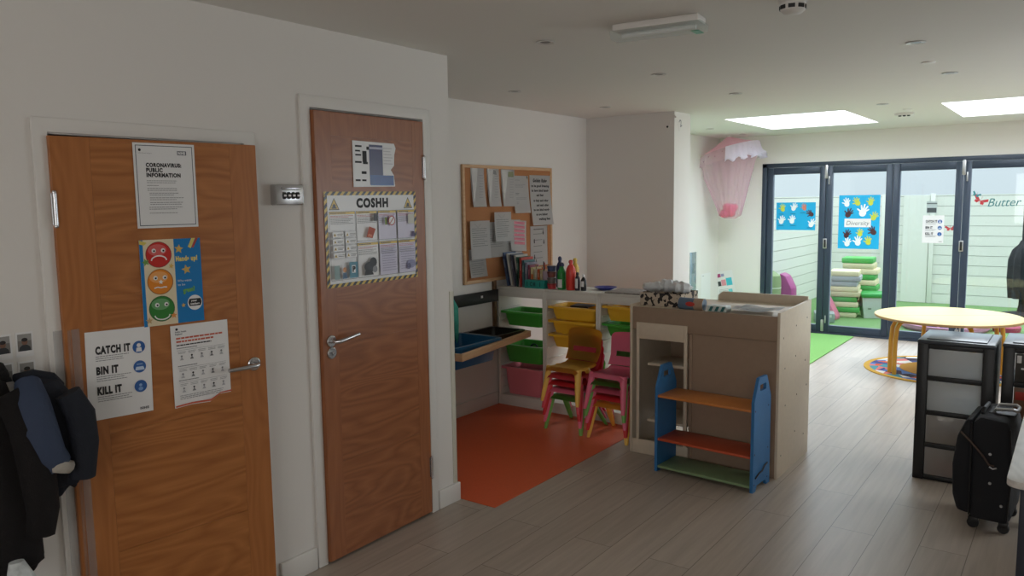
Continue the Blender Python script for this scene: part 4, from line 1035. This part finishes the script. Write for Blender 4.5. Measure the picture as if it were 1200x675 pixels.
for z, x in ((.38, .03), (.24, .035), (.14, .085)): tag(MB().lathe([(.007, 0), (.006, .004)], ALU, nn=12, M=Mx.Translation((x, 0, z)) @ Mx.Rotation(PI / 2, 4, 'X')).build('rivet', sc), 'silver rivet')
m = MB(); m.box((.0, .10, .548), (.115, .24, .556), SCP, .003); m.tube([(.02, .12, .553), (.03, .115, .572), (.10, .115, .578), (.115, .13, .57), (.115, .21, .57), (.10, .225, .578), (.03, .225, .572), (.02, .22, .553)], .008, ALU, 10); tag(m.build('pull_handle', sc), 'silver telescopic pull handle')
MB().tube([(-.02, .08, .55), (-.015, .10, .572), (-.015, .22, .572), (-.02, .25, .55)], .009, SCP, 10).build('carry_handle', sc)
for x in (-.03, .095):
    for y in (.03, .29): m = MB(); m.lathe([(.022, -.012), (.025, -.008), (.025, .008), (.022, .012)], SCP, nn=16, M=Mx.Translation((x, y, .025)) @ Mx.Rotation(PI / 2, 4, 'X')); m.box((x - .02, y - .015, .03), (x + .02, y + .015, .055), SCP, .003); m.build('wheel', sc)
m = MB(); m.tube([(-.095, -.006, .47), (-.05, -.012, .43), (.0, -.014, .375), (.03, -.012, .33), (.05, -.010, .33)], .005, mat('brown_leather', (70, 50, 38), .5), 8); m.build('strap', sc)
tag(MB().tube([(.03, -.010, .322), (.045, -.012, .315), (.06, -.012, .322)], .004, ALU, 8).build('strap_clip', sc), 'silver strap clip')

# desk at the right edge
DW = wood('pale_desk_laminate', (196, 192, 186), (222, 218, 212), 'Y', .4)
dk = thing('desk', 'white desk top with rounded corner at the right edge of the view', 'desk', (2.95, 3.75, 0))
pts = []; x0, y0, x1, y1, r_ = -.480, -.62, .45, .72, .045
for cx, cy, a0 in ((x1 - r_, y1 - r_, 0), (x0 + r_, y1 - r_, PI / 2), (x0 + r_, y0 + r_, PI), (x1 - r_, y0 + r_, 1.5 * PI)):
    for q in range(7): a = a0 + q * PI / 12; pts.append((cx + r_ * math.cos(a), cy + r_ * math.sin(a)))
m = MB(); m.prism(pts, 'z', .575, .600, DW, .002); m.build('desk_top', dk)
DGY = mat('dark_navy_metal', (30, 34, 48), .4)
for x in (x0 + .06, x1 - .06):
    for y in (y0 + .10, y1 - .08): m = MB(); m.box((x - .02, y - .02, .02), (x + .02, y + .02, .575), DGY, .004); m.box((x - .024, y - .024, 0), (x + .024, y + .024, .02), TWHITE, .004); m.build('leg', dk)
m = MB(); m.box((x0 + .05, y0 + .10, .53), (x0 + .07, y1 - .08, .572), DGY, .003); m.box((x1 - .07, y0 + .10, .53), (x1 - .05, y1 - .08, .572), DGY, .003); m.build('under_frame', dk)

# round yellow table, rug
YW = mat('pale_yellow_laminate', (218, 202, 142), .5); EDG = mat('plywood_edge', (176, 140, 92), .5); YL2 = mat('golden_lacquered_wood', (214, 158, 56), .35)
tb_ = thing('round_table', 'low round pale yellow table with bent golden wooden legs', 'table', (1.71, 7.815, 0), .55)
m = MB(); m.lathe([(.585, .508), (.59, .511), (.59, .527), (.586, .530)], EDG, nn=64); m.lathe([(.586, .5300), (.584, .5312), (.3, .5312), (.002, .5312)], YW, nn=64)
m.box((-.584, -.0015, .5312), (.584, .0015, .5316), mat('table_seam', (130, 110, 66), .6)); m.build('table_top', tb_)
for px, py in ((-.46, -.05), (-.46, .05), (.46, -.05), (.46, .05), (0, -.46), (0, .46)):
    q = V((-px, -py, 0)) if px == 0 else V((-px, 0, 0)); q.normalize(); b_ = V((px, py, 0))
    m = MB(); m.tube([b_ + V((0, 0, h_)) + q * d_ for h_, d_ in ((0, 0), (.12, 0), (.30, .002), (.42, .012), (.47, .037), (.490, .08), (.490, .16))], .0185, YL2, 12); m.build('leg', tb_)
rg_ = thing('rug', 'round multicoloured rug with yellow border under the low table', 'rug', (1.66, 7.96, .0005))
RUG = bpy.data.materials.new('rug_pattern'); RUG.use_nodes = True; nt = RUG.node_tree; vb = nt.nodes.new('ShaderNodeTexVoronoi'); vb.inputs['Scale'].default_value = 8; tcx = nt.nodes.new('ShaderNodeTexCoord'); nt.links.new(tcx.outputs['Object'], vb.inputs['Vector']); sx_ = nt.nodes.new('ShaderNodeSeparateColor'); nt.links.new(vb.outputs['Color'], sx_.inputs[0]); cr_ = nt.nodes.new('ShaderNodeValToRGB'); cr_.color_ramp.interpolation = 'CONSTANT'
cols_ = [(60, 70, 130), (210, 90, 50), (226, 222, 214), (70, 140, 150), (56, 40, 60), (214, 120, 110), (90, 120, 180)]
cr_.color_ramp.elements[0].color = (*lin(cols_[0]), 1); cr_.color_ramp.elements[1].position = .15; cr_.color_ramp.elements[1].color = (*lin(cols_[1]), 1)
for k in range(2, 7): e_ = cr_.color_ramp.elements.new(k * .145); e_.color = (*lin(cols_[k]), 1)
nt.links.new(sx_.outputs[0], cr_.inputs[0]); nt.links.new(cr_.outputs[0], nt.nodes['Principled BSDF'].inputs['Base Color']); nt.nodes['Principled BSDF'].inputs['Roughness'].default_value = .95
MB().lathe([(.60, 0), (.60, .006), (.002, .006)], RUG, nn=64).build('pile', rg_)
YR = mat('yellow_rug_border', (206, 160, 60), .95)
MB().lathe([(.595, 0), (.645, 0), (.645, .006), (.64, .008), (.598, .008), (.595, .006), (.595, 0)], YR, nn=64, cap=False).build('border', rg_)
m = MB(); m.lathe([(.34, .006), (.34, .0078), (.002, .0078)], mat('orange_rug_centre', (206, 150, 50), .95), nn=48)
for x, y in ((-.15, .05), (-.02, -.1), (-.1, -.18), (.08, .1)): m.box((x - .03, y - .012, .0078), (x + .03, y + .012, .0084), mat('rug_red', (150, 60, 40), .95))
m.build('centre', rg_)

# ------------------------------------------------------------------ pink bed canopy
cn = thing('bed_canopy', 'pink net bed canopy with white frill tied up in a bundle, hung from ceiling', 'canopy', (-.80, 9.02, 0))
PKN = sheer('pink_net', (248, 190, 208), .40); PKL = sheer('pale_pink_net', (246, 208, 224), .68); WHF = sheer('white_organza', (242, 238, 252), .16); PKD = sheer('pink_bundle', (250, 146, 174), .15)
MB().tube([(.02, 0, 2.325), (.02, 0, 2.305)], .004, PAPER, 8).build('hanging_cord', cn)
MB().lathe([(.03, 2.325), (.03, 2.312), (.012, 2.306)], TRIMW, (.02, 0, 0), 16).build('ceiling_hook', cn)
def tilt(x): return .27 * x   # the hoop hangs higher on its right side
NN = 72; RX, RY = .345, .30
def ringp(rx, ry, z, fold=0, ph=0, fk=18, cx=0.02, ti=1): return [(cx + rx * (1 + fold * math.sin(fk * 2 * PI * j / NN + ph)) * math.cos(2 * PI * j / NN), ry * (1 + fold * math.sin(fk * 2 * PI * j / NN + ph)) * math.sin(2 * PI * j / NN), z + ti * tilt(rx * math.cos(2 * PI * j / NN))) for j in range(NN)]
MB().loft([ringp(.012, .012, 2.312, ti=0), ringp(RX * .5, RY * .5, 2.225, .02), ringp(RX, RY, 2.150)], PKN, cap=False).build('crown', cn, sm=2)
m = MB(); m.loft([ringp(RX + .004, RY + .004, 2.152), ringp(RX * 1.02, RY * 1.02, 2.09, .02), ringp(RX * 1.04, RY * 1.04, 2.02, .04)], PKL, cap=False)
SEQ = mat('dark_sequin', (120, 70, 96), .3)
for k in range(26):
    a = k * .2417; q = .3 + .5 * ((k * 7) % 5) / 5; m.ball((.02 + (RX * 1.02 + .004) * math.cos(a), (RY * 1.02 + .004) * math.sin(a), 2.15 - .11 * q + tilt(RX * math.cos(a))), .007, SEQ, 6)
m.build('valance', cn, sm=2)
m = MB(); fr_ = []
for z, rr1, f in ((2.158, 1.01, .0), (2.10, 1.04, .03), (2.05, 1.08, .05), (2.015, 1.13, .09), (1.995, 1.16, .12), (1.985, 1.08, .09)):
    ring = []
    for j in range(37):
        a = -1.35 + 2.0 * j / 36; g_ = 1.02 + 1.3 * f * math.sin(j * 1.9) * (.4 + .6 * j / 36); ring.append((.02 + RX * rr1 * g_ * math.cos(a), RY * rr1 * g_ * math.sin(a), z + tilt(RX * math.cos(a)) + .25 * f * math.sin(j * 1.1)))
    fr_.append(ring)
m.loft(fr_, WHF, closed=False); tag(m.build('frill', cn, sm=2), 'white organza frill on the right')
m = MB(); m.loft([ringp(RX * .98, RY * .98, 2.06, .03, 0, 20), ringp(.275, .245, 1.88, .04, .2, 20, .03), ringp(.215, .19, 1.70, .06, .4, 20, .038, .6), ringp(.168, .15, 1.55, .08, .6, 20, .045, .3), ringp(.142, .125, 1.46, .08, .8, 20, .05, 0), ringp(.125, .11, 1.39, .06, 1, 20, .05, 0), ringp(.06, .05, 1.352, .06, 1, 20, .05, 0)], PKL, cap=False); m.build('net_drape', cn, sm=2)
m = MB(); rnd = random.Random(4)
for k in range(9): m.ball((.04 + rnd.uniform(-.06, .06), rnd.uniform(-.05, .05), 1.43 + rnd.uniform(-.045, .075)), (rnd.uniform(.04, .06), rnd.uniform(.04, .055), rnd.uniform(.03, .05)), PKD, 16)
tag(m.build('gathered_bundle', cn, sm=2), 'deeper pink gathered net at the bottom')

# leaflets and strip in the far corner
m = MB(); m.box((0, -.085, 0), (.012, .085, .55), mat('grey_mirror', (150, 166, 172), .15, .6), .003); m.box((.012, -.05, .30), (.016, .05, .42), mat('grey_mirror_oval', (120, 138, 146), .2, .6), .002)
tag(m.build('wall_panel', loc=(AX, 8.62, .42)), 'narrow grey reflective panel on the far left wall', 'wall panel')
s = Sheet(.30, .36, PAPER); s.para(.04, .33, .05, 1, .01, GREYINK, .006); s.put('leaflet', 'plain white sheet on the far wall left of the coloured leaflet', 'leaflet', (AX + .002, 8.87, .33), (0, 1, 0), 0)
s = Sheet(.24, .40, PAPER); s.rect(.03, .33, .05, .045, pc(170, 70, 120)); s.rect(.085, .335, .04, .035, pc(150, 150, 180)); s.rect(.03, .22, .04, .06, pc(60, 60, 66)); s.rect(.075, .22, .06, .075, pc(222, 150, 160)); s.rect(.14, .215, .075, .095, pc(70, 190, 206)); s.para(.03, .17, .12, 3, .016, LTINK, .006); s.rect(.15, .11, .05, .06, pc(110, 196, 206))
s.put('leaflet', 'white leaflet with pink and turquoise blocks, tilted, in the far corner', 'leaflet', (-1.01, 9.405, .27), (1, 0, 0), .20)
m = MB(); m.tube([(0, 0, 0), (.03, -.01, -.01), (.05, -.012, -.03)], .006, TRIMW, 8); m.tube([(.0, -.01, -.05), (-.02, -.012, -.12)], .003, TRIMW, 8); tag(m.build('loose_tape', loc=(-.21, 6.196, 2.30)), 'scrap of white tape at the top edge of the projecting wall', 'tape')
m = MB(); m.ball((0, 0, 0), .009, INK, 8); tag(m.build('wall_pin', loc=(-.245, 6.194, 2.20)), 'black pin near the top of the projecting wall', 'pin')
s = Sheet(.10, .10, WHITE, th=.0005); s.line([(.03, .075), (.05, .085), (.07, .07), (.06, .05), (.035, .03)], .010, GREYINK); s.line([(.035, .03), (.07, .028)], .010, GREYINK)
s.put('wall_mark', 'pencilled curl mark on the end face of the projecting wall', 'mark', (-.1820, 6.30, 2.16), (0, 1, 0), .5)

# ================================================================== ON THE GLASS
SKB = pc(14, 168, 220, .5)
def hand(s, u, v, k, m, a=0):
    R = lambda x, y: (u + k * (x * math.cos(a) - y * math.sin(a)), v + k * (x * math.sin(a) + y * math.cos(a)))
    s.poly([R(.5 * math.cos(t), .55 * math.sin(t)) for t in [2 * PI * i / 18 for i in range(18)]], m)
    for an, ln in ((2.75, .95), (2.05, 1.15), (1.65, 1.3), (1.25, 1.2), (.85, 1.0)):
        d = (math.cos(an), math.sin(an)); p0_ = (d[0] * .35, d[1] * .35); p1_ = (d[0] * ln, d[1] * ln); w_ = .13
        s.poly([R(p0_[0] - d[1] * w_, p0_[1] + d[0] * w_), R(p0_[0] + d[1] * w_, p0_[1] - d[0] * w_), R(p1_[0] + d[1] * w_ * .8, p1_[1] - d[0] * w_ * .8), R(p1_[0] + d[0] * .08, p1_[1] + d[1] * .08), R(p1_[0] - d[1] * w_ * .8, p1_[1] + d[0] * w_ * .8)], m)
YG, WH, BRN, RDH = pc(196, 206, 70), pc(232, 236, 236), pc(70, 34, 40), pc(200, 120, 96)
s = Sheet(.452, .325, SKB, th=.0012)
for u, v, k, m_, a in ((.075, .245, .05, YG, .1), (.20, .255, .052, WH, -.4), (.325, .255, .045, RDH, .2), (.405, .185, .05, BRN, .9), (.06, .10, .055, WH, -.3), (.185, .105, .055, WH, -.1), (.405, .065, .056, WH, -.5)): hand(s, u, v, k, m_, a)
for u, v in ((.03, .185), (.165, .19), (.28, .20), (.03, .05), (.17, .05), (.36, .025)): s.para(u, v, .06, 1, .01, pc(20, 70, 110), .006)
s.put('poster', 'small wide blue sheet of handprints on the first folding door pane', 'poster', (-.333, 9.4385, 1.208), (1, 0, 0), .0)
s = Sheet(.434, .605, SKB, th=.0012)
for u, v, k, m_, a in ((.085, .505, .055, WH, .1), (.20, .515, .055, YG, .5), (.335, .515, .052, YG, -.1), (.10, .385, .06, BRN, -.5), (.255, .405, .075, WH, -.3), (.37, .35, .055, YG, -.4), (.09, .15, .055, BRN, -.4), (.235, .165, .05, YG, 0), (.375, .19, .06, BRN, .6), (.10, .055, .055, WH, -.2), (.215, .07, .062, WH, .0), (.325, .075, .055, YG, .1)): hand(s, u, v, k, m_, a)
s.rect(.065, .245, .28, .095, PAPER); s.text('Diversity', .085, .268, .048, GREYINK, False, w=.24, slant=.2)
s.put('poster', 'tall blue Diversity poster of painted handprints on the second folding door pane', 'poster', (.375, 9.4385, 1.003), (1, 0, 0), .0)
catch_it(.205, .295, LAMP).put('notice', 'white hygiene notice with blue circles on the third folding door pane', 'notice', (1.238, 9.439, 1.084), (1, 0, 0), 0)
s = Sheet(.10, .13, pc(170, 184, 184), th=.0006); s.rect(.005, .01, .09, .05, pc(70, 78, 82)); s.rect(.0, .10, .10, .012, pc(90, 98, 100)); s.put('sticker', 'small grey sticker above the hygiene notice on the glass', 'sticker', (1.27, 9.439, 1.40), (1, 0, 0), 0)
RB = pc(180, 50, 58); TB = pc(50, 130, 136)
def butterfly(k, c, lb, x, z, tl):
    s = Sheet(.002, k, c, th=.0006)
    for sg in (-1, 1):
        s.poly([(.001, k * .45), (sg * k * .7, k * 1.0), (sg * k * .85, k * .7), (sg * k * .5, k * .42)], c); s.poly([(.001, k * .45), (sg * k * .5, k * .40), (sg * k * .55, k * .12), (sg * k * .2, k * .05)], c)
    s.put('butterfly_sticker', lb, 'sticker', (x, 9.439, z), (1, 0, 0), tl, group='butterfly stickers on the glass')
butterfly(.085, RB, 'larger red butterfly sticker left of the green lettering', 1.745, 1.50, -.5)
butterfly(.05, TB, 'small teal butterfly sticker above the larger red one', 1.715, 1.575, -.5)
butterfly(.06, RB, 'red butterfly sticker beside the hygiene notice', 1.505, 1.215, .1)
s = Sheet(.001, .001, TB, th=.0005); s.text('Butter', 0, 0, .085, pc(56, 116, 120), False, w=.28, slant=.3)
s.put('glass_lettering', 'green script lettering on the fourth folding door pane', 'lettering', (1.832, 9.439, 1.47), (1, 0, 0), .02)

# ================================================================== THE YARD OUTSIDE
yg = grassmat('out', (-.9, 9.62), (5.2, 13.2), -.014, '', (112, 152, 92)).build('ground', sm=0); struct(yg, 'green artificial grass ground of the yard outside', 'ground')
CLD = mat('white_cladding', (222, 224, 216), .6)
def cladding(name, lab, run, length, hgt, axis, at):
    m = MB(); z = 0
    while z < hgt - .01:
        z1 = min(hgt, z + .138)
        if axis == 'x': m.prism([(at, z), (at + .05, z), (at + .05, z1), (at, z1)], 'x', run, run + length, CLD)
        else: m.prism([(at, z), (at - .05, z), (at - .05, z1), (at, z1)], 'y', run, run + length, CLD)
        z = z1 + .006
    m.box(*(((run, at + .02, 0), (run + length, at + .05, hgt)) if axis == 'x' else ((at - .05, run, 0), (at - .02, run + length, hgt))), mat('dark_board_gap', (120, 124, 120), .8))
    struct(m.build(name, sm=0), lab, 'fence')
cladding('wall_yard_far', 'white horizontally boarded far wall of the yard', -.85, 5.6, 1.6, 'x', 13.0)
cladding('wall_yard_left', 'white horizontally boarded left wall of the yard', 9.63, 3.35, 1.6, 'y', -.75)
tag(B((.45, 12.965, 0), (.80, 12.998, 1.6), CLD, .003).build('yard_panel', sm=0), 'smooth white door panel in the far yard wall', 'panel')
for x, lb in ((.84, 'white post right of the smooth panel in the far yard wall'), (.18, 'white post behind the blue Diversity poster in the yard')): tag(B((x - .03, 12.94, 0), (x + .03, 12.996, 1.62), CLD, .004).build('fence_post'), lb, 'post')
# stacked foam mats and other toys outside
FC = [(74, 168, 80), (226, 216, 176), (170, 174, 176), (206, 200, 160)]
def foam(x, y, z, w_, d, h, c_, rz, lb):
    m = MB(); mm = mat('foam_%d_%d_%d' % c_, c_, .6); m.box((-w_ / 2, -d / 2, 0), (w_ / 2, d / 2, h), mm, h * .2, 2); o = m.build('foam_mat', loc=(x, y, z)); o.rotation_euler = (0, 0, rz); tag(o, lb, 'foam mat', 'stacked foam mats in the yard')
ordw = ['bottom', 'second', 'third', 'fourth', 'fifth', 'sixth', 'seventh', 'eighth', 'ninth', 'tenth']
cn_ = {0: 'green', 1: 'cream', 2: 'grey', 3: 'straw'}
sq = [1, 0, 1, 0, 3, 1, 2, 2, 1]; z = 0
for k, q in enumerate(sq):
    foam(.10 + .02 * ((k * 5) % 3 - 1), 11.05, z, .36, .40, .068, FC[q], .25 + .1 * ((k * 3) % 3 - 1), '%s foam mat, %s from the ground in the left foam stack' % (cn_[q], ordw[k])); z += .0685
sq = [1, 0, 3, 1, 0, 1, 0, 1, 3, 0]; z = 0
for k, q in enumerate(sq):
    foam(.22 + .015 * ((k * 5) % 3 - 1) - (.06 if k > 7 else 0), 11.6, z, .34 + (.06 if k > 7 else 0), .36, .075, FC[q], .2 + .12 * ((k * 3) % 3 - 1), '%s foam mat, %s from the ground in the right foam stack' % (cn_[q], ordw[k])); z += .0755
bxx = thing('lidded_box', 'white plastic box with green lid standing before the foam stack', 'box', (.44, 11.1, 0), .35)
MB().loft([[(sx * w2, sy * d2, z) for sx, sy in ((-1, -1), (1, -1), (1, 1), (-1, 1))] for w2, d2, z in ((.12, .14, 0), (.15, .17, .27))], mat('white_box_plastic', (208, 214, 208), .4)).build('body', bxx)
m = MB(); m.box((-.165, -.185, .27), (.165, .185, .33), mat('bright_green_lid', (44, 160, 74), .4), .02); m.build('lid', bxx)
for x in (-.06, .08): MB().box((x - .02, -.166, .12), (x + .02, -.158, .135), mat('box_latch', (120, 126, 110), .5)).build('latch', bxx)
cr = thing('crate', 'grey slatted crate on the grass outside the second pane', 'crate', (.0, 10.42, 0), .3)
MB().box((-.12, -.15, 0), (.12, .15, .12), mat('grey_crate', (150, 160, 158), .5), .01).build('body', cr); m = MB()
for x in (-.08, -.03, .02, .07): m.box((x - .012, -.153, .07), (x + .012, -.1505, .105), TWHITE)
m.build('slats', cr)
m = MB(); m.prism([(-.11, 0), (.12, 0), (.12, .05), (-.02, .32), (-.11, .32)], 'y', -.10, .10, mat('pink_toy_plastic', (206, 110, 140), .4), .015); sl = m.build('toy_slide', loc=(.0, 10.9 - .25, .0)); tag(sl, 'pink plastic toy with sloping side behind the grey crate', 'toy')
MB().prism([(.0, 0), (.05, 0), (-.01, .22), (-.05, .22)], 'y', -.104, -.1005, mat('lilac_panel', (140, 140, 190), .4)).build('side_panel', sl, sm=0)
m = MB(); m.lathe([(.13, 0), (.14, .30), (.14, .54), (.13, .60), (.05, .66)], mat('olive_bin', (136, 158, 104), .5), nn=28); m.lathe([(.143, .44), (.143, .455)], mat('pale_band', (206, 214, 190), .5), nn=28); tag(m.build('bin', loc=(-.575, 10.0, 0)), 'olive green round bin in the yard outside the first pane', 'bin')
m = MB(); m.prism([(-.06, 0), (.06, 0), (.10, .20), (.10, .42), (.02, .58), (-.06, .62)], 'y', -.12, .12, mat('purple_toy', (166, 50, 130), .4), .02); tag(m.build('ride_on_toy', loc=(-.45, 10.3, 0)), 'purple plastic toy beside the olive bin in the yard', 'toy')
pt = thing('play_tray', 'shallow pink play tray on the grass beyond the low table', 'play tray', (1.36, 10.55, -.001))
PTK = mat('mauve_tray', (206, 140, 176), .45); m = MB(); m.lathe([(.44, 0), (.47, .03), (.475, .07), (.46, .075), (.43, .03), (.38, .02), (.002, .02)], PTK, nn=40); m.build('body', pt)
for k, (x, y) in enumerate(((-.27, -.05), (-.12, -.18), (.04, -.22), (.12, .05), (-.05, .1))):
    m = MB(); m.ball((0, 0, .035), (.075, .06, .035), mat('blue_bead' if k % 2 else 'slate_bead', (60, 96, 160) if k % 2 else (92, 120, 170), .4), 16); tag(m.build('pebble_cushion', loc=(1.36 + x, 10.55 + y, .021)), '%s blue cushion in the pink play tray, %s' % ('deep' if k % 2 else 'slate', ['far left', 'front left', 'front centre', 'right of centre', 'rear'][k]), 'cushion', 'cushions in the pink tray')
m = MB(); m.lathe([(.14, 0), (.15, .05), (.13, .07), (.10, .03), (.002, .03)], mat('magenta_ring', (176, 60, 96), .45), nn=28); tag(m.build('toy_bowl', loc=(1.98, 10.7, 0)), 'small magenta bowl on the grass right of the pink tray', 'bowl')
# closed parasol
PB = mat('black_parasol_cloth', (26, 30, 36), .8); um = thing('parasol', 'closed black parasol standing in the yard at the right edge of view', 'parasol', (2.06, 12.0, 0))
MB().lathe([(.24, 0), (.24, .05), (.06, .08), (.04, .2)], PB, nn=28).build('base', um); MB().cyl((0, 0, .08), (0, 0, 1.62), .045, PB).build('pole', um)
rings = []
for z, r in ((.25, .15), (.5, .17), (.75, .165), (.88, .13), (.95, .07), (1.0, .05)): rings.append([(r * (1 + .14 * math.sin(8 * a)) * math.cos(a), r * (1 + .14 * math.sin(8 * a)) * math.sin(a), z) for a in [2 * PI * j / 64 for j in range(64)]])
MB().loft(rings, PB).build('folded_canopy', um)
